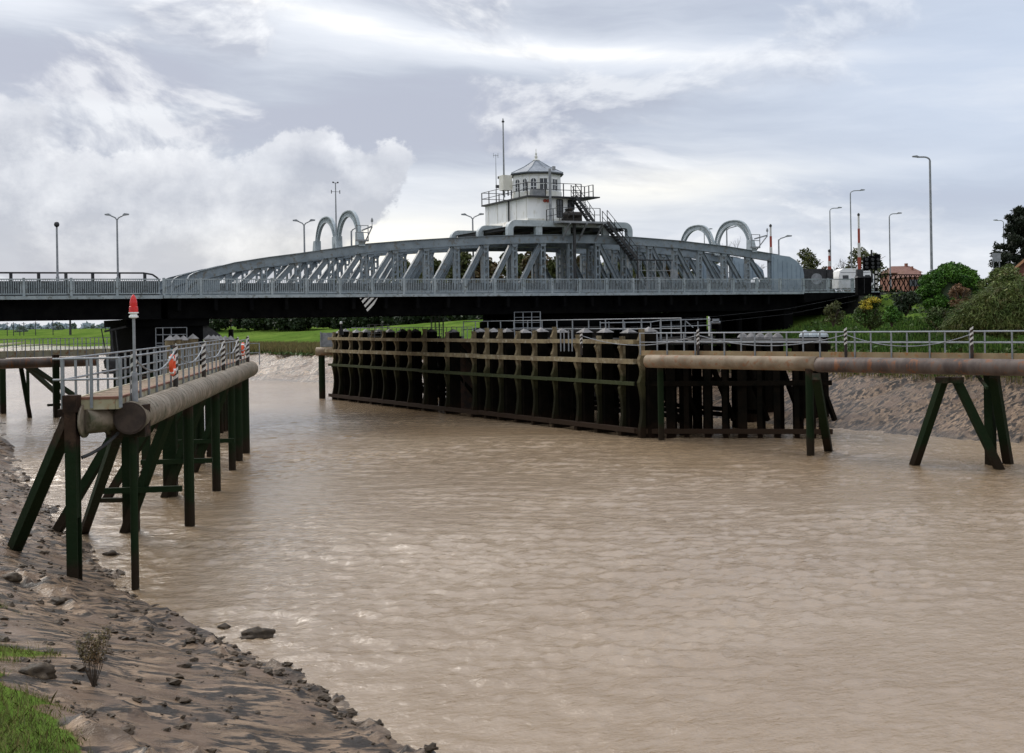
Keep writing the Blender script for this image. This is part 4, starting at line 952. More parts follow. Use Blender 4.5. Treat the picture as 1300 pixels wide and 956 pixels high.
# life ring and gas bottle-like green float
xr = at_u(209, yw0-.02); pr = A+dj*xr+nj*(yw0-.24)
def torus(b_, R, r, nz_=24, nr_=10, sx=1):
    vs = []; fs = []
    for i in range(nz_):
        a = 2*math.pi*i/nz_
        for k in range(nr_):
            c = 2*math.pi*k/nr_; rr = R+r*math.cos(c); vs.append((rr*math.cos(a)*sx, r*math.sin(c), rr*math.sin(a)))
    for i in range(nz_):
        for k in range(nr_): fs.append((i*nr_+k, ((i+1) % nz_)*nr_+k, ((i+1) % nz_)*nr_+(k+1) % nr_, i*nr_+(k+1) % nr_))
    b_.add(vs, fs)
t = thing('life_ring', 'orange life ring hanging on the left jetty railing', 'life ring', (pr.x, pr.y, DK+.66), rj)
b = MB(); torus(b, .31, .075); b.build('ring', M_ORANGE, t, True)
b = MB()
for a in (45, 135, 225, 315):
    a = math.radians(a); b.bar((.31*math.cos(a)-.04*math.sin(a), 0, .31*math.sin(a)+.04*math.cos(a)), (.31*math.cos(a)+.04*math.sin(a), 0, .31*math.sin(a)-.04*math.cos(a)), .165, .165)
b.build('reflective_band', M_WHITE, t)
xr2 = at_u(303, yw0-.02); pr2 = A+dj*xr2+nj*(yw0-.2)
t2 = dup(t, (pr2.x, pr2.y, DK+.66), rj, 'faded orange life ring near the far end of the left jetty railing'); t['group'] = t2['group'] = 'life rings on the jetties'
xg = at_u(218.5, yw0+.15); pg = A+dj*xg+nj*(yw0+.1)
t = thing('rope_locker', 'narrow dark green box on the railing behind the orange life ring', 'box', (pg.x, pg.y, DK+.25), rj)
b = MB(); b.box(-.18, .18, -.1, .1, 0, .95); b.build('box_body', mat('box_green', (.01, .09, .08), (.015, .11, .1), 3, .5), t); b = MB(); b.prism([(-.2, .95), (.2, .95), (.2, 1.0), (-.2, 1.06)], -.12, .12); b.build('lid', M_DARK, t)
# capped fender piles beyond the left jetty
fg = thing('capped_dolphin', 'cluster of timber fender piles with grey pyramid caps behind the left jetty', 'dolphin', (0, 0, 0))
for i, (px, py, Y) in enumerate([(216, 431, 78), (224, 430, 78.5), (233, 431, 79), (245, 429, 79.5), (265, 430, 82), (271, 430, 83), (276, 430.5, 84), (280, 431, 85), (286, 431, 86), (293, 431, 87)]):
    p = W(px, py, Y); r = .27
    b = MB(); b.box(p.x-r, p.x+r, p.y-r, p.y+r, -2.5, p.z-.05); pl_ = b.build('pile', M_TIMBER, fg)
    b = MB(); b.add([(p.x-r-.05, p.y-r-.05, p.z-.05), (p.x+r+.05, p.y-r-.05, p.z-.05), (p.x+r+.05, p.y+r+.05, p.z-.05), (p.x-r-.05, p.y+r+.05, p.z-.05), (p.x, p.y, p.z+.28)], [(3, 2, 1, 0), (0, 1, 4), (1, 2, 4), (2, 3, 4), (3, 0, 4)]); b.build('pile_cap', M_CAP, pl_)
p0, p1 = W(212, 438, 78), W(298, 438, 87.5); b = MB(); b.bar(p0+Vector((0, 0, -.4)), p1+Vector((0, 0, -.4)), .2, .35); b.bar(p0+Vector((0, 0, -2)), p1+Vector((0, 0, -2)), .2, .35); b.build('wale', M_TIMDARK, fg)
b = MB()
for k in range(9):
    p = p0+(p1-p0)*k/8; b.box(p.x-.3, p.x+.1, p.y+1.5, p.y+1.9, -2.5, 5.2)
b.build('rear_piles', M_TIMDARK, fg)

# --- right pipe jetty
RA = W(822, 458.5, 72.7); RB = Vector((W(1300, 466, 56.6).x, 56.6, 0)); dr_ = Vector((RB.x-RA.x, RB.y-RA.y)).normalized(); RE = Vector((RA.x, RA.y))+dr_*34
rr_ = math.atan2(dr_.y, dr_.x); nr_ = Vector((-dr_.y, dr_.x))
rj_ = thing('pipe_jetty', 'steel walkway jetty with long rust streaked fender pipe on the right', 'jetty', (RA.x, RA.y, 0), rr_)
def rl(px, py, z=0.0):
    p = G(px, py, z); q = Vector((p.x-RA.x, p.y-RA.y)); return q.dot(dr_), q.dot(nr_)
xj = rl(976, 475, 4.5)[0]
b = MB(); b.tube([(0, 0, PH)]+[(i*xj/8, 0, PH) for i in range(1, 8)]+[(xj, 0, PH)], .385, 28); b.build('fender_pipe', mat('pipe_tan', (.17, .125, .078), (.25, .195, .13), 1.2, .65, 0, .4, 5, c3=(.22, .11, .055)), rj_, True)
b = MB(); b.tube([(xj, 0, PH-.05)]+[(xj+i*(34-xj)/10, 0, PH-.03) for i in range(1, 11)], .395, 28); b.build('fender_pipe', M_PIPE2, rj_, True)
y0, y1 = .75, 2.1; xs0 = rl(840, 446, 5.35)[0]; DR = 5.38
b = MB(); n_ = int((34-xs0)/.24)
for k in range(n_): b.box(xs0+k*.24, xs0+k*.24+.225, y0, y1, DR-.05, DR)
b.build('walkway_planks', M_PLANK, rj_)
b = MB(); b.box(xs0, 34, y0-.1, y0, DR-.22, DR+.08); b.box(xs0, 34, y1, y1+.1, DR-.28, DR+.02); b.build('edge_beam', mat('edge_tan', (.36, .27, .15), (.28, .20, .11), 1.4, .8, c3=(.34, .16, .06)), rj_)
for y in (y0-.14, y1+.14):
    b = MB(); n_ = 17
    for k in range(n_+1): x = xs0+.05+k*(34-xs0)/n_; b.box(x-.032, x+.032, y-.03, y+.03, DR-.2, DR+1.12)
    for h in (1.12, .58): b.tube([(xs0, y, DR+h), (34, y, DR+h)], .028, 8)
    b.build('railing', M_GALV, rj_)
for px in (827, 988, 1184, 1345):
    x = rl(px, 440, 5.5)[0]; striped_post(rj_, Vector((x, .45, 0)), PH+.3, DR+1.2, .08)
pxs = [rl(p, 440, 5.5)[0] for p in (827, 988, 1184, 1345)]
for a, c in zip(pxs[:-1], pxs[1:]):
    b = MB(); b.tube(sag(Vector((a, .45, DR+1.0)), Vector((c, .45, DR+1.0)), .6, 12), .022, 6); b.build('slack_rope', M_GALV, rj_)
b = MB()
for k in range(9): x = 1.5+k*4; b.box(x, x+.3, -.1, 2.3, DR-.55, DR-.29)
b.build('bearer', M_PILE, rj_)
for px, py, r in ((840, 559, .19), (1019, 580, .2), (1030, 575, .17)):
    x, y = rl(px, py); pile(rj_, x, min(max(y, -.2), 1.5), r)
def rake(px0, py0, px1, py1, r, z1=4.35):
    a = rl(px0, py0, z1); c = rl(px1, py1, 0); b_ = MB(); f_ = 1.5
    pa, pc_ = Vector((a[0], a[1], z1)), Vector((c[0], c[1], 0)); b_.bar(pa, pa+(pc_-pa)*f_, 2*r, 2*r); b_.build('raking_pile', M_PILE, rj_)
rake(1036, 478, 1052, 573, .2); rake(1198, 480, 1161, 590, .18); rake(1213, 480, 1269, 596, .18); rake(1262, 478, 1280, 589, .20)
x, y = rl(1258, 590); pile(rj_, x, y, .21, square=True)
for px in (1198, 1213):
    x, y = rl(px, 482, 4.3); b = MB(); b.box(x-.3, x+.3, y-.25, y+.25, 4.15, 4.42); b.build('bearing_shoe', M_PILE, rj_)
a = rl(1238, 475, 4.4); c = rl(1253, 490, 4.0); b = MB(); b.bar((a[0], a[1], 4.5), (c[0], c[1], 3.9), .12, .12); b.build('knee_brace', M_PILE, rj_)
# gate hoops at the walkway start
b = MB(); 
for px in (842, 853):
    x = rl(px, 440, 5.4)[0]; b.tube([(x, y0-.3, DR), (x, y0-.3, DR+1.35), (x+.3, y0-.3, DR+1.35), (x+.3, y0-.3, DR)], .04, 6)
b.build('ladder_hoop', M_GALV, rj_)

# --- upstream left jetty (beyond the bridge)
UA = Vector((W(-60, 457, 98).x, 98)); UB = Vector((W(124, 459, 104).x, 104)); du = (UB-UA).normalized(); LU = (UB-UA).length
uj = thing('pipe_jetty', 'distant trestle walkway with fender pipe seen beneath the left span', 'jetty', (UA.x, UA.y, 0), math.atan2(du.y, du.x))
b = MB(); b.tube([(0, 0, PH-.3), (LU, 0, PH-.3)], .42, 20); b.build('fender_pipe', M_PIPE2, uj, True)
b = MB(); b.box(0, LU+2, .7, .8, 5.0, 5.55); b.box(0, LU+2, .81, 2.0, 5.2, 5.3); b.box(0, LU+2, 2.01, 2.1, 5.0, 5.55); b.build('walkway_deck', M_EDGE, uj)
b = MB()
for k in range(24): b.box(k*.7, k*.7+.07, .62, .68, 5.0, 6.55)
for z in (6.0, 6.5): b.box(0, LU+2, .62, .68, z, z+.05)
for k in range(24): b.box(k*.7, k*.7+.07, 2.12, 2.18, 5.0, 6.55)
b.build('railing', M_GALV2, uj)
def ul(px, py, z=0):
    p = G(px, py, z); q = Vector((p.x-UA.x, p.y-UA.y)); return q.dot(du), q.dot(Vector((-du.y, du.x)))
for px, py in ((4, 525), (72, 530)): x, y = ul(px, py); pile(uj, x, y, .24, 5.2, square=True)
for px, py in ((36, 523),): x, y = ul(px, py); pile(uj, x, y, .14, 4.4)
for (a, b_), (c, d) in (((69, 465), (38, 530)), ((4, 465), (-28, 530)), ((101, 468), (86, 512)), ((105, 468), (113, 514)), ((126, 470), (112, 515))):
    x, y = ul(c, d); xa = ul(a, b_, 4.6)[0]; bb = MB(); p0 = Vector((xa, .4, 4.6)); p1 = Vector((x, y, 0)); bb.bar(p0, p0+(p1-p0)*1.4, .32, .32); bb.build('raking_pile', M_PILE, uj)
b = MB(); b.box(ul(50, 515, .8)[0], ul(70, 515, .8)[0], -.3, -.15, .9, 1.1); b.build('tie_beam', M_PILE, uj)

# ------------------------------------------------------------------ timber fender jetty round the pivot
TA = Vector((-17.3, 119.0)); TB = Vector((7.8, 75.9)); TC = Vector((18.9, 73.6)); dT = (TB-TA).normalized(); nT = Vector((-dT.y, dT.x)); LT = (TB-TA).length
if nT.x < 0: nT = -nT
tj = thing('timber_jetty', 'long timber fender jetty of scalloped posts and horizontal wales around the pivot', 'jetty', (TA.x, TA.y, 0), math.atan2(dT.y, dT.x))
# local x along face from far left to near right; outward (towards channel) is -normal
sgn = 1 if Vector((-dT.y, dT.x)).dot(nT) > 0 else -1      # inward direction in local y
POSTX = []
pxl = [426, 433, 447, 459, 475, 489, 505, 521.5, 541, 569, 603, 620, 637, 659, 680, 706, 735, 761, 791, 816]
for px in pxl:
    r = (px-650)/F+ST*-.06; x = (r*TA.y-TA.x)/(dT.x-r*dT.y); POSTX.append(x)
WZ = (5.92, 4.72, 3.35, .42)
def wavy_post(x, yo, top, m_, wide=.24, parent=tj):
    """timber whose outer edge bulges between the wales"""
    zs = np.linspace(-2.5, top, 40); L_ = []
    for z in zs:
        bul = 0
        for z0_, z1_ in ((WZ[1], WZ[0]), (WZ[2], WZ[1]), (WZ[3], WZ[2]), (WZ[0], top+.3)):
            if z0_ < z < z1_: bul = math.sin(math.pi*(z-z0_)/(z1_-z0_))
        L_.append((yo-sgn*(.34-.22*bul), z))
    poly = L_+[(yo+sgn*.12, top), (yo+sgn*.12, -2.5)]
    b_ = MB(); b_.prism(poly, x-wide/2, x+wide/2, 'x'); return b_.build('fender_post', m_, parent)
for i, x in enumerate(POSTX):
    top = 6.62+random.uniform(-.06, .06)
    wavy_post(x, 0, top, M_TIMBER, random.uniform(.22, .34)).rotation_euler = (0, random.uniform(-.012, .012), 0)
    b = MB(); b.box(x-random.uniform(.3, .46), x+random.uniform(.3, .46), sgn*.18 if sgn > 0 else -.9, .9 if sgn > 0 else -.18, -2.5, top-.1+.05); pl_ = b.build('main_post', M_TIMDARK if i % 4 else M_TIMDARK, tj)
    b = MB(); y0_, y1_ = (.13, .95) if sgn > 0 else (-.95, -.13)
    b.add([(x-.45, y0_, top-.1), (x+.45, y0_, top-.1), (x+.45, y1_, top-.1), (x-.45, y1_, top-.1), (x, (y0_+y1_)/2, top+.22)], [(3, 2, 1, 0), (0, 1, 4), (1, 2, 4), (2, 3, 4), (3, 0, 4)]); b.build('post_cap', M_CAP, pl_)
for z, h in zip(WZ, (.26, .30, .22, .30)):
    for k in range(5):
        a, c = -1.0+k*(LT+1)/5, -1.0+(k+1)*(LT+1)/5-.03
        if z == WZ[1] and k == 0: a -= 1.5
        b = MB(); j = random.uniform(-.03, .03)
        b.box(a, c, min(-sgn*.36, -sgn*.05)+j*.3, max(-sgn*.36, -sgn*.05), z-h/2+j, z+h/2+j); b.build('wale', M_WALE, tj)
# rear rows and bracing
def lat(y): return sgn*y
for i, x in enumerate(POSTX[::1]):
    for y in (3.0, 6.0, 9.0):
        if y > 3 and i % 2: continue
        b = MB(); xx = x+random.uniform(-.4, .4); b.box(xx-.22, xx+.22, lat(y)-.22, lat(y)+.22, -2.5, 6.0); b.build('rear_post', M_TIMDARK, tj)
for i in range(0, len(POSTX)-1):
    x, x2 = POSTX[i], POSTX[i+1]
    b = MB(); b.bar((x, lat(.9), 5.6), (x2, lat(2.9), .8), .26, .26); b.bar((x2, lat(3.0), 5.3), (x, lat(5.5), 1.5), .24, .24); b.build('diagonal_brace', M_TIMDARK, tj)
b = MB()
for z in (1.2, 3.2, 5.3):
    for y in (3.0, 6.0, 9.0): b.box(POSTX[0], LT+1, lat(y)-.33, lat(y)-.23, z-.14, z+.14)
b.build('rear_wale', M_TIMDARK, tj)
b = MB(); b.box(POSTX[0]-.5, LT+.5, *sorted((lat(1.0), lat(3.4))), 5.82, 5.95); b.box(24, LT+2, *sorted((lat(3.45), lat(9.2))), 5.8, 5.93); b.build('timber_deck', M_CONC, tj)
# near end: face TB -> TC
eL = (TC-TB).length; de = (TC-TB).normalized(); ne = Vector((-de.y, de.x))
ej = thing('timber_jetty_end', 'dark shadowed timber end frame of the fender jetty behind the right pipe', 'jetty', (TB.x, TB.y, 0), math.atan2(de.y, de.x))
for i, px in enumerate((852, 872, 899, 921, 943, 965, 987, 1012, 1030, 1046)):
    r = (px-650)/F-ST*.09; x = (r*TB.y-TB.x)/(de.x-r*de.y)
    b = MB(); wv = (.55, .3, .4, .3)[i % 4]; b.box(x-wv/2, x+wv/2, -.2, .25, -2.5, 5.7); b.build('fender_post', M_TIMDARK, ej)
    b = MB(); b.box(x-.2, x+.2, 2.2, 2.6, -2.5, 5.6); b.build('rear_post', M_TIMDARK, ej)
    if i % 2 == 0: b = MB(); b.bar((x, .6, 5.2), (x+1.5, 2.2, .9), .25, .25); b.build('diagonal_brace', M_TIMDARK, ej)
for z in (3.35, .42): b = MB(); b.box(-.2, eL+.3, -.36, -.21, z-.15, z+.15); b.build('wale', M_WALE if z < 1 else M_TIMDARK, ej)
b = MB(); b.box(.3, eL, .3, 7.5, 5.75, 5.9); b.build('timber_deck', M_CONC, ej)
for i in range(8):
    b = MB(); x = 1.5+i*1.2; b.box(x-.2, x+.2, 4.8, 5.3, -2, 5.7); b.build('rear_post', M_TIMDARK, ej)
b = MB(); b.bar((eL+.1, 0, 5.5), (eL-2, 5, 5.5), .4, .35); b.build('cap_beam', M_TIMDARK, ej)
def on_tj(px, py, z): p = G(px, py, z) if abs(z-EYE) > .3 else None; return p
# walkway railing along the top of the near half
b = MB(); ry = lat(1.5)
xa, xb = POSTX[9], POSTX[-1]+2
n_ = 14
for k in range(n_+1): x = xa+(xb-xa)*k/n_; b.box(x-.03, x+.03, ry-.03, ry+.03, 5.95, 7.4)
for z in (7.38, 6.75): b.tube([(xa, ry, z), (xb, ry, z)], .03, 8)
b.build('railing', M_GALV, tj)
b = MB(); ry = lat(1.2)
for k in range(30): x = POSTX[0]+k*.9; b.box(x-.025, x+.025, ry-.02, ry+.02, 5.95, 6.95)
b.box(POSTX[1], POSTX[0]+26, ry-.02, ry+.02, 6.92, 6.97); b.build('railing', M_GALV2, tj)
# far tip of the jetty with pipe
tipP = W(405, 444, 121)
tp = thing('mooring_post', 'round steel pile with timber cap at the left tip of the fender jetty', 'mooring pile', (tipP.x+.25, tipP.y, 0))
b = MB(); b.tube([(0, 0, -2.5), (0, 0, 4.3)], .32, 14); b.build('pile', M_PILE, tp)
b = MB(); b.tube([(-.5, 0, 4.65), (1.8, -.3, 4.65)], .42, 16); b.build('fender_pipe', MATS['pipe_tan'], tp, True)
b = MB(); b.box(-.1, 2.2, .3, .38, 5.1, 6.5); 
for x in (-.1, 1.2, 2.2): b.box(x-.06, x+.06, .2, .3, 5.0, 6.6)
b.build('guard_plate', M_GALV2, tp)
# small fittings along the far deck: hut frames, lamps
for i, (px, py0, py1, Y, lab) in enumerate([(433, 411, 424, 112, 'small white-topped lamp post at the far tip of the timber jetty'), (293, 408, 430, 100, 'small white-topped lamp post at the far end of the left walkway')]):
    p = W(px, py0, Y); zb_ = W(px, py1+3, Y).z; t = thing('marker_lamp', lab, 'marker lamp', (p.x, p.y, zb_), 0, 'marker lamps on the jetties')
    if i: 
        b = MB(); b.tube([(0, 0, -zb_-2), (0, 0, 0)], .12, 8); b.build('pile', M_PILE, t)
    H = p.z-zb_; b = MB(); b.tube([(0, 0, 0), (0, 0, H)], .05, 8); b.build('pole', M_DARK, t); b = MB(); b.lathe([(.05, H-.02), (.12, H), (.12, H+.14), (.05, H+.2)], 0, 0, 10); b.build('lamp_head', M_WHITE, t); b = MB(); b.box(-.18, .18, -.15, .15, H*.1, H*.6); b.build('battery_box', M_DARK, t)
for i, (px0, px1, py0, Y) in enumerate([(467, 492, 412, 110), (547, 562, 401, 108), (653, 686, 396, 100)]):
    p0, p1 = W(px0, py0, Y), W(px1, py0, Y); t = thing('access_cage', ('low', 'tall narrow', 'wide')[i]+' grey access cage on the timber jetty, '+('under the striped mark', 'left of the pivot pier', 'in front of the pivot pier')[i], 'cage', (p0.x, p0.y, 5.95), 0, 'tubular cages on the timber jetty')
    Wd = (p1-p0).length; H = p0.z-5.95; b = MB()
    for k in range(4):
        x = k*Wd/3
        for y in (0, 1.2): b = MB(); b.box(x-.03, x+.03, y-.03, y+.03, 0, H); b.build('upright', M_GALV, t)
    b = MB()
    for k in range(5):
        z = H-k*H/5
        for y in (0, 1.2): b.box(0, Wd, y-.02, y+.02, z-.04, z)
        for x in (0, Wd): b.box(x-.02, x+.02, .03, 1.17, z-.04, z)
    b.build('crossbar', M_GALV, t)
# raised stair/rail unit behind the right half
t = thing('access_walkway', 'grey handrailed access walkway with short steps behind the timber posts', 'walkway', (0, 0, 0))
a0 = W(765, 415, 84); a1 = W(790, 408, 84); a2 = W(838, 407, 84); a3 = W(850, 415, 84); a4 = W(902, 405, 90)
b = MB()
for p, q in ((W(762, 410, 84), W(826, 409, 84)), (W(826, 409, 84), W(838, 407, 84)), (W(838, 407, 84), W(902, 405, 88)), (W(762, 418, 84), W(826, 418, 84)), (W(838, 415, 84), W(902, 413, 88)), (W(870, 407, 86), W(880, 416, 86))): b.tube([p, q], .035, 6)
b.build('handrail', M_GALV, t)
for px in (762, 773, 793, 814, 826, 838, 852, 870, 886, 902):
    p = W(px, 408, 84 if px < 840 else 86.5); b = MB(); b.box(p.x-.03, p.x+.03, p.y-.03, p.y+.03, 5.9, p.z); b.build('upright', M_GALV, t)
p0, p1 = W(760, 430, 84), W(904, 430, 88); b = MB(); b.bar((p0.x, p0.y+.4, 5.98), (p1.x, p1.y+.4, 5.98), 1.0, .12); b.build('walkway_deck', M_CONC, t)
# white-topped dolphins behind the right walkway
dl = 0
for gx0, n_, Y, lab in ((1022, 3, 84, 'three piles with pale domed caps left of the green bank'), (940, 2, 86, 'pair of grey capped piles in shadow behind the right walkway'), (965, 3, 88, 'low trio of grey capped piles in shadow beneath the right arm')):
    t = thing('capped_dolphin', lab, 'dolphin', (0, 0, 0), 0, 'capped piles on the right')
    for k in range(n_):
        p = W(gx0+k*11+(0 if n_ == 3 else 3), 424 if gx0 > 1000 else 427, Y-k*.3); r = .38
        b = MB(); b.tube([(p.x, p.y, -1), (p.x, p.y, p.z-.2)], r, 12); q = b.build('pile', M_TIMDARK, t)
        b = MB(); b.lathe([(r+.04, p.z-.2), (r+.02, p.z-.05), (r*.6, p.z+.15), (.05, p.z+.25)], p.x, p.y, 12); b.build('pile_cap', M_STEEL2 if gx0 > 1000 else M_CAP, q)
# machinery lumps in the dark under the right arm
t = thing('mooring_winch', 'small pale winch and post half lost in shadow under the right arm', 'winch', W(900, 408, 98))
b = MB(); b.lathe([(.06, -1.5), (.07, 0), (.1, .1), (.06, .3), (.02, .4)], 0, 0, 8); b.build('post', M_CREAM, t); b = MB(); b.box(.3, .8, -.2, .3, .0, .2); b.tube([(.2, 0, -.1), (.9, 0, -.1)], .12, 10); b.build('drum', M_GALV, t)

# ------------------------------------------------------------------ right bank road furniture
def barrier(px, ytop, ybot, Y, label, zb=None):
    p = W(px, ytop, Y); q = W(px+.3, ybot, Y); zg = q.z; t_ = thing('road_barrier', label, 'barrier', (q.x, q.y, zg), 0, 'raised road barriers'); H_ = p.z-zg
    b_ = MB(); b_.box(-.3, .3, -.25, .25, 0, 1.0); b_.build('housing', M_DARK, t_)
    n2 = max(4, int(H_/1.3)); w_, r_ = MB(), MB()
    for k in range(n2):
        z0_, z1_ = .8+k*(H_-.8)/n2, .8+(k+1)*(H_-.8)/n2; wd = .10*(1-k/n2)+.06
        (w_ if k % 2 else r_).box(-wd, wd, -.04, .04, z0_, z1_-.002)
    w_.build('white_band', M_BARW, t_); r_.build('red_band', M_REDP, t_)
    b_ = MB(); b_.lathe([(.12, H_-.15), (.14, H_), (.05, H_+.12)], 0, 0, 8); b_.build('tip_lamp', M_DARK, t_)
def bz_(px, Y): return W(px, 354, Y).y
barrier(979, 286, 352, 118, 'raised red and white barrier left of the right truss end plate')
barrier(1053, 318, 355, 122, 'short red banded barrier standing beside the black hoarding')
barrier(1091, 272, 355, 120, 'tallest raised red and white barrier in front of the white caravan')
# black hoarding
p = W(1018, 355, 122); q = W(1049, 341, 122); t = thing('goods_trailer', 'black box trailer with a round badge beyond the railing', 'trailer', (p.x, 122, hz(p.x, 122)), 0)
wd = q.x-p.x; zt = q.z-t.location.z; b = MB(); b.box(0, wd, 0, 2.2, .7, zt); b.build('trailer_body', M_DARK, t); b = MB(); b.lathe([(.55, -.01), (.55, 0.02)], 0, 0, 20); o = b.build('badge', M_GALV2, t); o.rotation_euler = (math.pi/2, 0, 0); o.location = (wd*.6, -.015, zt-1.0)
for x in (.5, wd-.5):
    b = MB(); b.tube([(x, 0, .4), (x, .25, .4)], .4, 14); b.build('wheel', M_RUB, t)
# caravan
p = W(1065, 356, 124); t = thing('caravan', 'white caravan parked behind the railing at the right end of the bridge', 'caravan', (p.x, 124, 9.55), .05)
WL = W(1112, 356, 124).x-p.x; HT = W(1085, 340.5, 124).z-9.55
b = MB(); b.prism([(0, .6), (WL-.6, .6), (WL, 1.2), (WL-.1, 1.9), (WL-.7, HT-.15), (WL-1.2, HT), (.5, HT), (.1, HT-.25), (0, HT-.8)], 0, 2.1); cvn = b.build('caravan_body', M_WHITE, t)
for x0_, x1_ in ((.4, 1.0), (1.7, 2.3), (2.7, 3.2)):
    b = MB(); b.box(x0_, x1_, -.02, -.005, HT-1.15, HT-.7); b.build('window', M_GLASS, t)
b = MB(); b.box(.2, WL-.3, -.012, -.003, HT-.45, HT-.40); b.build('trim_line', M_GALV2, t); b = MB(); b.tube([(WL*.5, -.02, .35), (WL*.5, .2, .35)], .34, 14); b.build('wheel', M_RUB, t)
# traffic signals
p = W(1107, 356, 112); t = thing('traffic_signal', 'cluster of black signal heads on a post beside the caravan', 'traffic signal', (p.x, 112, p.z-.2), 0)
b = MB(); b.tube([(0, 0, 0), (0, 0, 3.0)], .09, 8); b.build('pole', M_DARK, t)
b = MB()
for k, x in enumerate((-.55, 0, .5)): b.box(x-.24, x+.24, -.2, .15, 1.1+.1*k, 2.35+.12*k)
b.build('signal_head', M_BLACK, t)
b = MB()
for x in (-.55, 0, .5):
    for z in (1.4, 1.75, 2.1):
        b = MB(); b.tube([(x, -.42, z), (x, -.21, z)], .14, 10); b.build('visor', M_DARK, t)
p = W(1089, 370, 111); t = thing('control_kiosk', 'square black cabinet at the end of the right railing', 'cabinet', (p.x, 111, p.z-.3), 0)
b = MB(); b.box(0, 1.25, 0, .9, 0, 1.55); b.build('cabinet_body', M_BLACK, t); b = MB(); b.prism([(-.05, 1.55), (1.3, 1.55), (1.2, 1.68), (.05, 1.68)], -.05, .95); b.build('lid', M_DARK, t); b = MB(); b.box(.58, .62, -.02, -.003, .1, 1.45); b.build('door_seam', M_DARK, t)
# dark post with white marks
p = W(1112, 356, 111.5); t = thing('marker_post', 'black post with stacked white patches beside the lattice fence', 'post', (p.x, 111.5, p.z-1), 0)
b = MB(); b.box(-.12, .12, -.12, .12, 0, 2.2); b.build('post', M_BLACK, t); b = MB()
for k in range(4): b.box(-.1, .1, -.14, -.122, .35+k*.42, .6+k*.42)
b.build('white_patch', M_BARW, t)
# lattice fence
p0 = W(1117, 371, 111); p1 = W(1172, 371, 114); t = thing('lattice_fence', 'dark diagonal lattice fence along the embankment left of the round bush', 'fence', (p0.x, p0.y, p0.z), math.atan2(p1.y-p0.y, p1.x-p0.x)); LF = (p1-p0).length+2; H = 1.65
b = MB(); b.box(0, LF, -.05, .05, H-.08, H); b.box(0, LF, -.05, .05, 0, .08); b.build('fence_rail', M_BLACK, t)
b = MB(); n_ = 12
for k in range(-2, n_):
    x = k*LF/n_
    for a, c in ((x, x+H*.62), (x+H*.62, x)):
        if min(a, c) >= 0 and max(a, c) <= LF: b.bar((a, .01 if a < c else -.02, .08), (c, .01 if a < c else -.02, H-.08), .03, .09, up=(0, 1, 0))
    b.bar((max(x, 0), -.04, .08), (max(x, 0)+.02, -.04, H-.08), .04, .05)
b.build('lattice', M_BLACK, t)
# white car on the bridge
p = BP(BS(958, 352, 3.5)[0], 3.5, 9.61); t = thing('parked_car', 'white car half hidden behind the right truss and railing', 'car', p, BROT)
b = MB(); b.prism([(0, .35), (4.1, .35), (4.15, .8), (3.9, .95), (3.2, 1.0), (2.5, 1.45), (1.2, 1.48), (.35, 1.0), (0, .9)], 0, 1.7); bd = b.build('body', M_WHITE, t)
b = MB(); b.prism([(.65, 1.02), (3.0, 1.02), (2.45, 1.38), (1.25, 1.40)], -.015, -.002); b.build('window', M_GLASS, t)
for x in (.85, 3.25):
    for y in (-.05, 1.55):
        b = MB(); b.tube([(x, y, .33), (x, y+.2, .33)], .33, 16); wh = b.build('wheel', M_RUB, t)
        b = MB(); b.tube([(x, y-.01 if y < 0 else y+.2, .33), (x, y if y < 0 else y+.21, .33)], .19, 12); b.build('rim', M_GALV, wh)

# ------------------------------------------------------------------ houses
p = W(1279, 345, 92); zg = 7.6; t = thing('brick_house', 'brick house gable with orange-edged roof at the right edge', 'house', (p.x, 92, zg), math.radians(-27))
hs = W(1302, 326, 92); ez = W(1281, 343, 92).z-zg; rz_ = hs.z-zg+.4; wdt = (hs.x-p.x)*2+1.0
b = MB(); b.prism([(.35, -1), (wdt-.3, -1), (wdt-.3, ez-.1), (wdt/2, rz_-.25), (.35, ez-.1)], 0, 9); b.build('wall', M_BRICK, t)
b = MB()
for a, c in (((0, ez-.25), (wdt/2, rz_)), ((wdt, ez-.25), (wdt/2, rz_))): b.prism([a, c, (c[0], c[1]-.2), (a[0], a[1]-.2)], -.35, 9.3)
rf_ = b.build('roof', M_TILE, t); b = MB()
for a, c in (((-.03, ez-.29), (wdt/2, rz_+.02)), ((wdt+.03, ez-.29), (wdt/2, rz_+.02))): b.prism([a, c, (c[0], c[1]-.24), (a[0], a[1]-.24)], -.42, -.36)
b.build('bargeboard', mat('bargeboard', (.42, .19, .09), (.5, .26, .14), 3, .7), rf_)
b = MB(); b.box(1.0, 1.6, -.03, -.005, ez-1.6, ez-.5); b.build('window', M_GLASS, t)
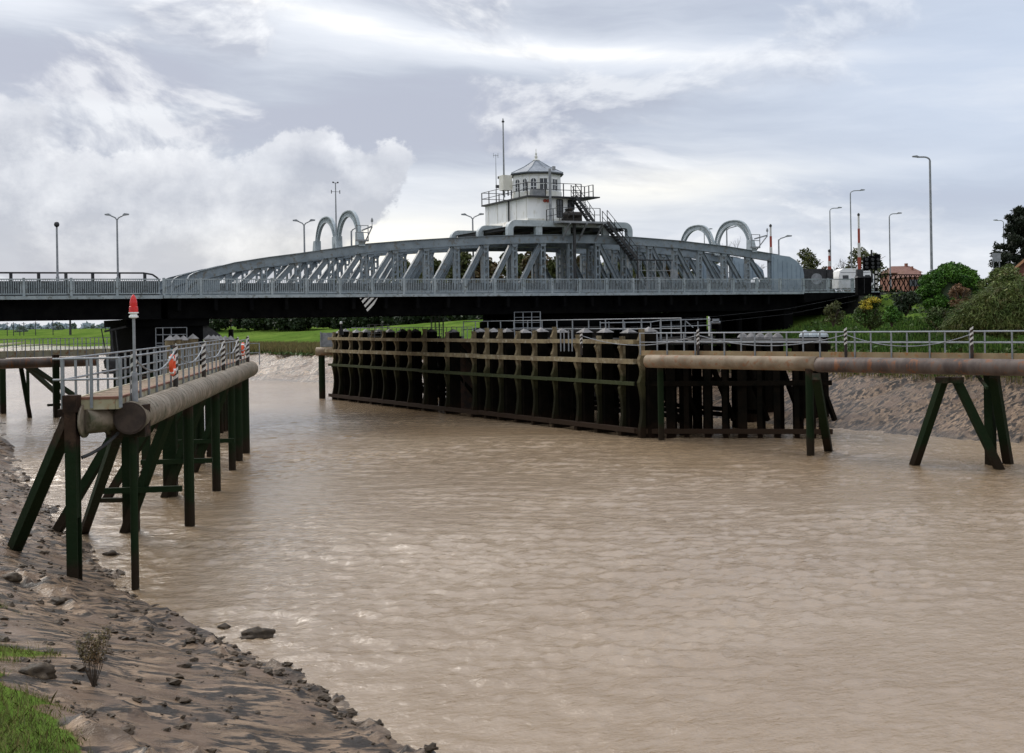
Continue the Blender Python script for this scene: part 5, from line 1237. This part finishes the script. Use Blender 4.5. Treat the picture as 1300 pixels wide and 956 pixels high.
for i, (px0, px1, py, Y) in enumerate(((1131, 1172, 337, 230), (1150, 1176, 341, 200))):
    a, c = W(px0, py, Y), W(px1, py, Y); zg = hz(a.x, a.y); wd = c.x-a.x; h = a.z-zg
    t = thing('bungalow', ('wide red-roofed bungalow beyond the lattice fence', 'smaller red-roofed bungalow just left of the round bush')[i], 'house', (a.x, Y, zg), 0, 'bungalows beyond the fence')
    b = MB(); b.box(.3, wd-.3, .3, 8, -1, h-1.3); b.build('wall', M_BRICK, t)
    b = MB(); b.add([(0, 0, h-1.4), (wd, 0, h-1.4), (wd, 8.3, h-1.4), (0, 8.3, h-1.4), (wd*.22, 4, h), (wd*.78, 4, h)], [(3, 2, 1, 0), (0, 1, 5, 4), (1, 2, 5), (2, 3, 4, 5), (3, 0, 4)]); rf_ = b.build('roof', M_TILE, t)
    b = MB(); b.box(wd*.65, wd*.72, 3.6, 4.4, h-.3, h+.5); b.build('chimney', M_BRICK, rf_)
    for x in (.2, .55): b = MB(); b.box(wd*x, wd*x+1.2, .27, .295, h-2.9, h-1.8); b.build('window', M_GLASS, t)
# sign back
p = W(1260, 332, 90); t = thing('road_sign', 'small grey-backed square road sign on a post before the pine', 'sign', (p.x, 90, 7), 0)
b = MB(); b.box(0, .62, 0, .03, p.z-7, p.z-7+.62); b.build('panel', M_GALV2, t)
for x in (.05, .5): b = MB(); b.box(x, x+.06, .035, .08, 0, p.z-7+.6); b.build('post', M_GALV2, t)

# ------------------------------------------------------------------ vegetation
def leaves(name, pts, size, m_, parent=None, flat=.0, aspect=1.6, droop=None):
    """pts Nx3; each becomes a small bent leaf quad"""
    n_ = len(pts); d = rng.normal(size=(n_, 3)); d[:, 2] *= (1-flat); d /= np.linalg.norm(d, axis=1)[:, None]
    e_ = rng.normal(size=(n_, 3)); e_ -= (e_*d).sum(1)[:, None]*d; e_ /= np.linalg.norm(e_, axis=1)[:, None]
    s_ = size*rng.uniform(.6, 1.4, n_)[:, None]
    a = d*s_*aspect*.5; b_ = e_*s_*.5
    V = np.stack([pts-a, pts-b_*.9, pts+a, pts+b_*.9], 1).reshape(-1, 3)
    me = bpy.data.meshes.new(name); me.vertices.add(4*n_); me.vertices.foreach_set('co', V.ravel())
    me.loops.add(4*n_); me.loops.foreach_set('vertex_index', np.arange(4*n_, dtype=np.int32))
    me.polygons.add(n_); me.polygons.foreach_set('loop_start', np.arange(0, 4*n_, 4, dtype=np.int32)); me.polygons.foreach_set('loop_total', np.full(n_, 4, np.int32))
    me.update(calc_edges=True); me.materials.append(m_)
    o = bpy.data.objects.new(name, me); COL.objects.link(o)
    if parent is not None: o.parent = parent
    return o
def clump_pts(blobs, per, shell=.55):
    out_ = []
    for (x, y, z, r, rz2) in blobs:
        n_ = int(per*r*r); v = rng.normal(size=(n_, 3)); v /= np.linalg.norm(v, axis=1)[:, None]
        rad = r*(shell+(1-shell)*rng.random(n_)**.5)*(1+.18*np.sin(v[:, 0]*5+x)*np.cos(v[:, 2]*6+y))
        q = v*rad[:, None]; q[:, 2] *= rz2; out_.append(q+np.array([x, y, z]))
    return np.concatenate(out_)
def blobset(H, Wd, n_, z0, seed, small=(.22, .38)):
    r_ = random.Random(seed); L_ = []
    for i in range(n_):
        a = r_.uniform(0, 2*math.pi); f = r_.random()**.5; zz = r_.uniform(0, 1)
        prof = math.sin(math.pi*min(.97, .12+zz*.85))**.6
        L_.append((math.cos(a)*Wd/2*f*prof*.78, math.sin(a)*Wd/2*f*prof*.78, z0+zz*(H-z0)*.92, r_.uniform(*small)*Wd*.5, r_.uniform(.7, .95)))
    return L_
def trunk(t_, H, r, seed, m_=M_BARK, limbs=6, spread=.4, top=.8):
    r_ = random.Random(seed); b_ = MB()
    pts = [(r_.uniform(-.05, .05)*H*.3*k/4, r_.uniform(-.05, .05)*H*.3*k/4, H*top*k/4-(.5 if k == 0 else 0)) for k in range(5)]
    b_.tube(pts, [r*(1-.2*k) for k in range(5)], 8); tr_ = b_.build('trunk', m_, t_)
    for k in range(limbs):
        a = k*2.4+r_.random(); z = H*r_.uniform(.3, .65); L_ = H*spread*r_.uniform(.6, 1)
        b2 = MB(); b2.tube([(0, 0, z), (math.cos(a)*L_*.5, math.sin(a)*L_*.5, z+L_*.35), (math.cos(a)*L_, math.sin(a)*L_, z+L_*.6)], [r*.4, r*.25, r*.08], 6); b2.build('limb', m_, tr_)
def tree(label, loc, H, Wd, m_, seed, grp=None, n_=26, per=170, leafs=.30, z0=.25, name='tree'):
    t_ = thing(name, label, 'tree', loc, 0, grp); trunk(t_, H, max(.12, H*.025), seed)
    leaves('crown', clump_pts(blobset(H, Wd, n_, H*z0, seed), per), leafs, m_, t_); return t_
def bush(label, loc, H, Wd, m_, seed, n_=18, per=500, leafs=.16, name='bush', cat='bush', grp=None, small=(.3, .5), inner=True):
    t_ = thing(name, label, cat, loc, 0, grp); r_ = random.Random(seed); b_ = MB()
    for k in range(5): a = k*1.3; b_.tube([(0, 0, -.3), (math.cos(a)*Wd*.15, math.sin(a)*Wd*.15, H*.35), (math.cos(a)*Wd*.3, math.sin(a)*Wd*.3, H*.7)], [.06, .04, .015], 5)
    b_.build('stems', M_BARK, t_); leaves('foliage', clump_pts(blobset(H, Wd, n_, H*.05, seed, small), per), leafs, m_, t_); return t_
# big round bush
p = W(1207, 392, 96); t = thing('round_bush', 'large dome-shaped bright green bush above the right bank', 'bush', (p.x, 96, p.z-.3), 0)
bl = []; r_ = random.Random(3)
for k in range(70):
    a = r_.uniform(0, 2*math.pi); ph = r_.random()**.7*math.pi/2; rr = 2.35*math.sin(ph)**.8; zz = 3.2*math.cos(ph)**.9
    bl.append((math.cos(a)*rr, math.sin(a)*rr, .3+zz, r_.uniform(.38, .62), .8))
leaves('foliage', clump_pts(bl, 1300, .6), .12, L_BUSH, t); b = MB(); b.lathe([(1.9, 0), (2.0, 1.2), (1.5, 2.3), (.5, 2.9)], 0, 0, 20); b.build('dark_core', L_DARK, t)  # solid dark core filling the inside of the foliage
# willow mound
def strands(name, m_, parent, n_, fn, wid=.035, segs=6):
    vs = []; fs = []
    for i in range(n_):
        pts, side = fn(i); o_ = len(vs)
        for k, q in enumerate(pts):
            w2 = wid*(1-.8*k/(len(pts)-1)); vs.append(tuple(q+side*w2)); vs.append(tuple(q-side*w2))
        for k in range(len(pts)-1): fs.append((o_+2*k, o_+2*k+1, o_+2*k+3, o_+2*k+2))
    b_ = MB(); b_.v = vs; b_.f = fs; return b_.build(name, m_, parent)
p = W(1268, 412, 80); gzz = hz(p.x, 80); t = thing('weeping_shrub', 'wide sprawling willow shrub with arching strands below the brick house', 'shrub', (p.x, 80, p.z-.8), 0)
r_ = random.Random(5)
mound = [(-2.4, .2, .5, 1.0), (-1.5, .1, 1.3, 1.25), (-.4, 0, 1.9, 1.35), (.9, .1, 2.3, 1.4), (2.2, .2, 2.5, 1.4), (3.6, .2, 2.4, 1.5), (1.5, -.8, 1.3, 1.3), (-.8, -.7, .9, 1.1), (3.2, -.9, 1.2, 1.3), (.2, -.9, .7, 1.0)]
def wfn(i):
    cx, cy, cz, cr = r_.choice(mound); th = r_.uniform(0, 6.28); ph = r_.uniform(-.3, 1.5); rr = cr*r_.uniform(.7, 1.0)
    q = Vector((cx+rr*math.cos(ph)*math.cos(th), cy+rr*math.cos(ph)*math.sin(th), cz+rr*math.sin(ph)*.85))
    a = th+r_.uniform(-.6, .6); L_ = r_.uniform(.25, .75); up_ = r_.uniform(.1, .55); pts = []
    for k in range(6):
        f = k/5; pts.append(q+Vector((math.cos(a)*L_*f-.12*f, math.sin(a)*L_*f, up_*f-f*f*r_.uniform(.5, .9)*L_)))
    return pts, Vector((r_.uniform(-1, 1), r_.uniform(-1, 1), r_.uniform(-.3, .3))).normalized()
strands('foliage', L_WIL, t, 9000, wfn, .022)
leaves('inner_foliage', clump_pts([(a, b_, c, d*.97, .85) for a, b_, c, d in mound], 1500, .45), .10, L_WIL, t, aspect=2.6)
# pine
p = W(1290, 350, 108); zg = hz(p.x, 108); Hh = W(1300, 282, 108).z-zg+1.0; t = thing('pine_tree', 'dark ragged pine tree at the right edge behind the house', 'pine tree', (p.x+.6, 108, zg), 0)
r_ = random.Random(8); b = MB(); b.tube([(0, 0, -.3), (.1, 0, Hh*.5), (0, 0, Hh*.95)], [.28, .18, .04], 8); tk = b.build('trunk', M_BARK, t)
pts_ = []
for k in range(34):
    z = Hh*(.22+.74*k/33); a = k*2.4; L_ = (Hh-z)*.48+.55; L_ *= r_.uniform(.65, 1.2); q = [Vector((0, 0, z)), Vector((math.cos(a)*L_*.5, math.sin(a)*L_*.5, z+.05)), Vector((math.cos(a)*L_, math.sin(a)*L_, z+.35))]
    if k % 2 == 0: b = MB(); b.tube(q, [.07, .05, .02], 5); b.build('limb', M_BARK, tk)
    for f in np.linspace(.3, 1, 6): c = q[0].lerp(q[2], f); pts_.append((c.x+r_.uniform(-.15, .15), c.y+r_.uniform(-.15, .15), c.z+.05, r_.uniform(.30, .55), .85))
leaves('crown', clump_pts(pts_, 700, .2), .11, L_PINE, t, aspect=3)
# named bushes on the right
def wb(px, py, Y): q = W(px, py, Y); return Vector((q.x, q.y, q.z-.25))
t = bush('rounded bush with yellow flowers on top at the foot of the abutment', wb(1105, 410, 90), 2.0, 2.3, L_SCRUB, 11, 22, 900, .11)
leaves('flowers', clump_pts([(-.45, -.5, 1.75, .45, .5), (.1, -.5, 1.95, .45, .5), (-.75, -.6, 1.45, .3, .6), (.4, -.5, 1.85, .3, .6), (-.3, -.9, 1.4, .3, .6)], 900, .3), .07, L_YEL, t)['kind'] = 'stuff'
bush('dark dull bush left of the yellow flowered bush', wb(1058, 405, 92), 1.4, 1.7, L_OLIVE, 12, 16, 700, .11)
bush('low dark bush between the lattice fence and the round bush', wb(1150, 392, 95), 1.4, 2.6, L_DARK, 13, 16, 500, .13)
bush('russet brown bush tucked between the round bush and the willow shrub', wb(1218, 385, 86), 1.7, 1.7, L_BROWN, 14, 16, 900, .09)
bush('small leafy bush at the foot of the round bush', wb(1190, 410, 88), 1.3, 2.2, L_SCRUB, 15, 14, 700, .12)
bush('bright green bush right of the round bush, above the willow shrub', wb(1272, 372, 88), 1.9, 3.6, L_WIL, 16, 20, 600, .12)
bush('ivy-green low bush beside the dark dull bush, right of the abutment', wb(1132, 405, 88), 1.1, 1.6, L_BUSH, 17, 14, 900, .11)
# trees on the right skyline
tree('rounded grey-green tree right of the truss end plate', (W(1021, 345, 150).x, 150, 7.5), W(1021, 319, 150).z-7.3, 4.6, L_OLIVE, 21, per=240, leafs=.18, z0=.35)
tree('dark leafy tree rising behind the white caravan', (W(1098, 345, 145).x, 145, 7.5), W(1098, 313, 145).z-7.3, 5.4, L_OLIVE, 22, per=240, leafs=.18, z0=.3)
tree('low reddish autumn tree behind the black box trailer', (W(1055, 350, 140).x, 140, 7.5), W(1060, 338, 140).z-7.3, 4.2, L_AUT, 23, per=240, leafs=.18, z0=.2)
def bare(label, px, Y, ytop, wid, seed):
    q = W(px, ytop, Y); zg = hz(q.x, Y); H_ = q.z-zg; t_ = thing('bare_tree', label, 'tree', (q.x, Y, zg), 0, 'bare leafless trees'); r2 = random.Random(seed)
    b_ = MB(); b_.tube([(0, 0, -.3), (0, 0, H_*.45)], [.16, .1], 7); b_.build('trunk', M_BARK, t_); b_ = MB()
    def br_(p, d, L_, r, lv):
        e_ = p+d*L_; b_.tube([p, e_], [r, r*.6], 4, False)
        if lv: 
            for _ in range(3): d2 = (d+Vector((r2.uniform(-.7, .7), r2.uniform(-.7, .7), r2.uniform(-.1, .5)))).normalized(); br_(p+d*L_*r2.uniform(.5, 1), d2, L_*.66, r*.6, lv-1)
    for k in range(7):
        a = k*.9; br_(Vector((0, 0, H_*r2.uniform(.2, .45))), Vector((math.cos(a)*wid, math.sin(a)*wid, 1)).normalized(), H_*.26, .06, 3)
    b_.build('branches', M_BARK, t_)
bare('leafless twiggy tree seen through the nearer right arch', 938, 160, 298, .55, 3)
bare('leafless spiky tree left of the tallest raised barrier', 1073, 142, 322, .8, 4)
def y_df(px, target):
    r, _ = ray(px, 405); ys_ = np.arange(120., 420., 1.5); d_ = sdist(FARL, np.column_stack([ys_*r, ys_])); return float(ys_[np.argmax(d_ > target)])
# tree belt behind the truss
belt = [(432, 324, L_OLIVE), (470, 330, L_OLIVE), (512, 329, L_OLIVE), (548, 326, L_OLIVE), (583, 318, L_OLIVE), (617, 322, L_AUT), (650, 317, L_OLIVE), (682, 318, L_AUT), (714, 322, L_OLIVE), (747, 326, L_AUT), (782, 326, L_OLIVE), (818, 328, L_OLIVE), (858, 332, L_AUT), (895, 335, L_OLIVE)]
for i, (px, py, m_) in enumerate(belt):
    Y = y_df(px, 68+((i*37) % 14)); py = py if i > 1 else py+22; q = W(px, py, Y); zg = 7.0; H_ = q.z-zg
    tree(('green', 'russet')[m_ is L_AUT]+' tree behind the trusses, '+ORD[i]+' from the left of the belt', (q.x, Y, zg), H_+.5, 8.6, m_, 40+i, 'tree belt behind the bridge', n_=60, per=70, leafs=.55, z0=.05)
# hedge mass under the deck behind the levee
hp_ = []
for k in range(520):
    px = random.uniform(245, 900); Y = y_df(px, random.uniform(60, 66)); q = W(px, 400, Y); hp_.append((q.x, Y, 7.4+random.uniform(0, 2.6), random.uniform(1.3, 2.2), .8))
tag(leaves('hedgerow', clump_pts(hp_, 90, .3), .5, L_DARK), 'dark continuous hedgerow behind the green levee under the bridge deck', 'hedge', kind='stuff')
# far horizon woods
fw = []
for k in range(420):
    Y = random.uniform(1500, 1900); a = random.uniform(-.60, .60); r2 = random.uniform(5, 10); fw.append((a*Y, Y, 5+random.uniform(0, 6)*(1 if random.random() < .35 else .4), r2, .7))
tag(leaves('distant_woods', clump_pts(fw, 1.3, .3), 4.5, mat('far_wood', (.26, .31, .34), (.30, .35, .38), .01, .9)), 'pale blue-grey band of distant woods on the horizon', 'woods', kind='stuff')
for i, (px, py, s2) in enumerate([(27, 414, 1.0), (73, 405, .8), (93, 407, .5), (119, 409, .5)]):
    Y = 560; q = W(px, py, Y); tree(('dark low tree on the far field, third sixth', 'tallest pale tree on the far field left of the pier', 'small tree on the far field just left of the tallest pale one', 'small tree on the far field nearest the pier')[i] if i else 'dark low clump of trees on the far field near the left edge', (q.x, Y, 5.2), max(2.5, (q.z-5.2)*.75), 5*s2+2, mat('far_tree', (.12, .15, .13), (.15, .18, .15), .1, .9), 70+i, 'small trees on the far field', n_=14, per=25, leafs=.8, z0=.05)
for i, (px, py) in enumerate([(9, 409), (17, 409), (25, 411), (30, 409), (45, 408), (67, 403), (89, 403), (134, 407), (142, 407)]):
    Y = 420; q = W(px, py, Y); t = thing('utility_pole', ORD[i]+' thin dark pole from the left on the far field', 'utility pole', (q.x, Y, 5), 0, 'poles standing on the far field'); H_ = q.z-5+(2.0 if px in (67, 89) else 0)
    b = MB(); b.tube([(0, 0, 0), (0, 0, H_)], [.16, .12] if px != 89 else [.45, .3], 6); b.build('pole', M_DARK, t); b = MB(); b.box(-.7, .7, -.08, .08, H_-.6, H_-.45); b.build('crossarm', M_DARK, t)

# undergrowth on the right bank
def scatter(n_, cond, box):
    x = rng.uniform(box[0], box[1], n_*6); y = rng.uniform(box[2], box[3], n_*6); P = np.column_stack([x, y]); H, dn, df, wv, s_ = height(P)
    k = cond(P, H, dn, df, wv, s_); P, H = P[k][:n_], H[k][:n_]; return np.column_stack([P, H])
def blades(name, P, h, wid, m_, lean=.35):
    n_ = len(P); hh = h*rng.uniform(.5, 1.3, n_); a = rng.uniform(0, 2*np.pi, n_); la = rng.uniform(0, 2*np.pi, n_); l = lean*hh*rng.uniform(.2, 1, n_)
    sx = np.column_stack([np.cos(a), np.sin(a), np.zeros(n_)])*wid/2; mid = P+np.column_stack([np.cos(la)*l*.35, np.sin(la)*l*.35, hh*.6]); tip = P+np.column_stack([np.cos(la)*l, np.sin(la)*l, hh])
    V = np.stack([P-sx, P+sx, mid+sx*.7, tip, mid-sx*.7], 1).reshape(-1, 3)
    me = bpy.data.meshes.new(name); me.vertices.add(5*n_); me.vertices.foreach_set('co', V.ravel()); me.loops.add(5*n_); me.loops.foreach_set('vertex_index', np.arange(5*n_, dtype=np.int32))
    me.polygons.add(n_); me.polygons.foreach_set('loop_start', np.arange(0, 5*n_, 5, dtype=np.int32)); me.polygons.foreach_set('loop_total', np.full(n_, 5, np.int32)); me.update(calc_edges=True); me.materials.append(m_)
    o = bpy.data.objects.new(name, me); COL.objects.link(o); return o
Pn = scatter(26000, lambda P, H, dn, df, wv, s_: (df > 11.5) & (df < 34) & (s_ > -5) & (wv < 0), (14, 62, 55, 118))
nz = np.array([mn.fractal(Vector((p[0]*.35, p[1]*.35, 3)), 1, 2, 3) for p in Pn]); Pn[:, 2] += np.clip(nz, 0, 1)*rng.random(len(Pn))*1.3
tag(leaves('undergrowth', Pn[::1]+np.array([0, 0, .12]), .24, L_SCRUB), 'tangled green undergrowth covering the right bank', 'undergrowth', kind='stuff')
Pn = scatter(30000, lambda P, H, dn, df, wv, s_: (df > 10.5) & (df < 24) & (s_ > -5) & (wv < 0), (14, 62, 55, 118))
tag(blades('bank_grass', Pn, .7, .06, L_GRASS), 'long rough grass along the top of the right mud bank', 'grass', kind='stuff')
Pn = scatter(9000, lambda P, H, dn, df, wv, s_: (df > 9.8) & (df < 13.5) & (wv < 0), (14, 62, 55, 118))
tag(blades('dry_grass', Pn, .75, .06, L_STRAW), 'dry straw coloured grass fringe above the right mud', 'grass', kind='stuff')
Pn = scatter(30000, lambda P, H, dn, df, wv, s_: (df > 9.5) & (df < 21), (-62, 0, 128, 215))
tag(blades('reeds', Pn, .95, .14, L_STRAW), 'brown reeds and rough grass above the far mud bank', 'reeds', kind='stuff')
Pn = scatter(9000, lambda P, H, dn, df, wv, s_: (df > 9.0) & (df < 12.5), (-62, 0, 128, 215))
tag(leaves('bank_scrub', Pn+np.array([0, 0, .3]), .35, L_SCRUB), 'green scrub at the top edge of the far mud bank', 'scrub', kind='stuff')
# near grass
def near_h(P): 
    H, dn, df, wv, s_ = height(P); return disp_near(P, H, dn, df)
Pn = scatter(60000, lambda P, H, dn, df, wv, s_: (dn > 4.9) & (dn < 9) & (df < 0), (-14, 0, 14, 27))
nzv = np.array([mn.fractal(Vector((p[0]*.5, p[1]*.5, 13)), 1, 2, 3) for p in Pn]); dnv = -sdist(NEARL, Pn[:, :2]); Pn = Pn[rng.random(len(Pn)) < np.clip((dnv-6.1+nzv*1.5)-.05, 0, .9)]; Pn[:, 2] = near_h(Pn[:, :2])-.03
tag(blades('grass', Pn, .11, .012, L_NEAR, .9), 'bright short grass on the near bank at lower left', 'grass', kind='stuff')
Pd = Pn[rng.random(len(Pn)) < .07]; tag(blades('dead_stalks', Pd, .24, .008, L_STRAW, .5), 'thin dead stalks mixed into the near bank grass', 'dead grass', kind='stuff')
# twiggy shrub, foreground
p = G(119, 866, 1.8); zg = float(near_h(np.array([[p.x, p.y]]))[0]); t = thing('twiggy_shrub', 'small upright twiggy shrub with reddish tips on the near bank', 'shrub', (p.x, p.y, zg), 0)
r_ = random.Random(4); b = MB(); tips = []
for k in range(26):
    a = r_.uniform(0, 6.28); sp_ = r_.uniform(.02, .26); h = r_.uniform(.42, .80); q = [Vector((0, 0, -.05)), Vector((math.cos(a)*sp_*.6, math.sin(a)*sp_*.6, h*.45)), Vector((math.cos(a)*sp_, math.sin(a)*sp_, h))]
    b.tube(q, [.006, .0045, .0025], 5); 
    for j in range(5):
        f = r_.uniform(.4, 1); c = q[1].lerp(q[2], f); e_ = c+Vector((r_.uniform(-.07, .07), r_.uniform(-.07, .07), r_.uniform(.05, .13))); b.tube([c, e_], [.004, .002], 4); tips.append(e_)
b.build('twigs', M_BARK, t)
tp_ = np.array([[*e_] for e_ in tips]); tp_ = np.repeat(tp_, 8, 0)+rng.normal(size=(len(tips)*8, 3))*np.array([.024, .024, .045]); leaves('leaves', tp_, .019, leaf('leaf_twig', (.11, .10, .035), (.16, .085, .045)), t, aspect=2.4)

# ------------------------------------------------------------------ rocks and clods on the near mud
M_ROCK = mat('wet_rock', (.026, .019, .012), (.065, .046, .030), 3, .6, 0, 1.0, 9, c3=(.07, .05, .03), spec=.12, bdist=.03)
def rock_mesh(seed, flat=.6, name='boulder', sub=3):
    import bmesh
    bm = bmesh.new(); bmesh.ops.create_icosphere(bm, subdivisions=sub, radius=1)
    for v in bm.verts:
        d = mn.fractal(v.co*1.1+Vector((seed, 0, 0)), 1, 2, 4)*.5+mn.fractal(v.co*3+Vector((0, seed, 0)), 1, 2, 3)*.12; v.co *= 1+d*1.1; v.co.z *= flat
    for f_ in bm.faces: f_.smooth = True
    me = bpy.data.meshes.new(name); bm.to_mesh(me); bm.free(); me.materials.append(M_ROCK); return me
rk = [rock_mesh(s_) for s_ in (1, 5, 9)]
RK = [(325, 808, .33, 'largest dark boulder standing in the shallows right of the mud bank'), (284, 798, .17, 'low dark boulder in the shallows left of the largest boulder'), (141, 704, .20, 'dark flat boulder at the waterline near the thin front pile'), (72, 765, .22, 'rounded dark clod on the mud above the near grass'), (12, 735, .22, 'dark boulder at the left edge of the mud bank'), (46, 856, .26, 'earthy dark boulder half buried in the near grass')]
for i, (px, py, r, lab) in enumerate(RK):
    z = 0
    for _ in range(12): p = G(px, py, z); z = .5*z+.5*max(0, float(near_h(np.array([[p.x, p.y]]))[0]))
    o = bpy.data.objects.new('boulder', rk[i % 3]); COL.objects.link(o); o.location = (p.x, p.y, z+r*.1); o.scale = (r*1.2, r*.9, r*.8); o.rotation_euler = (0, 0, i*1.7); tag(o, lab, 'boulder', 'boulders on the near mud')
# many small clods
sm_ = rock_mesh(3, .7, 'clod_src', 2); sv = np.array([v.co[:] for v in sm_.vertices]); sf = np.array([p_.vertices[:] for p_ in sm_.polygons])
Pn = scatter(4200, lambda P, H, dn, df, wv, s_: (dn > -.15) & (dn < 6.5), (-32, 6, 16, 62))
dnn = -sdist(NEARL, Pn[:, :2]); keep = rng.random(len(Pn)) < np.where(dnn < 1.3, 1.0, .34); Pn = Pn[keep]; Pn[:, 2] = near_h(Pn[:, :2])
V = []; Fc = []; 
for i, p in enumerate(Pn):
    s_ = .018+.10*rng.random()**3.5; a = rng.uniform(0, 6.28); c, s2 = math.cos(a), math.sin(a); q = sv*np.array([s_*1.3, s_, s_*.8]); q = np.column_stack([q[:, 0]*c-q[:, 1]*s2, q[:, 0]*s2+q[:, 1]*c, q[:, 2]])+p; q = q+rng.normal(size=q.shape)*s_*.10; Fc.append(sf+len(V)*len(sv)); V.append(q)
me = bpy.data.meshes.new('mud_clods'); me.from_pydata(np.concatenate(V).tolist(), [], np.concatenate(Fc).tolist()); me.materials.append(M_ROCK); o = bpy.data.objects.new('mud_clods', me); COL.objects.link(o); tag(o, 'scatter of small dark clods and stones along the near waterline', 'clods', kind='stuff')
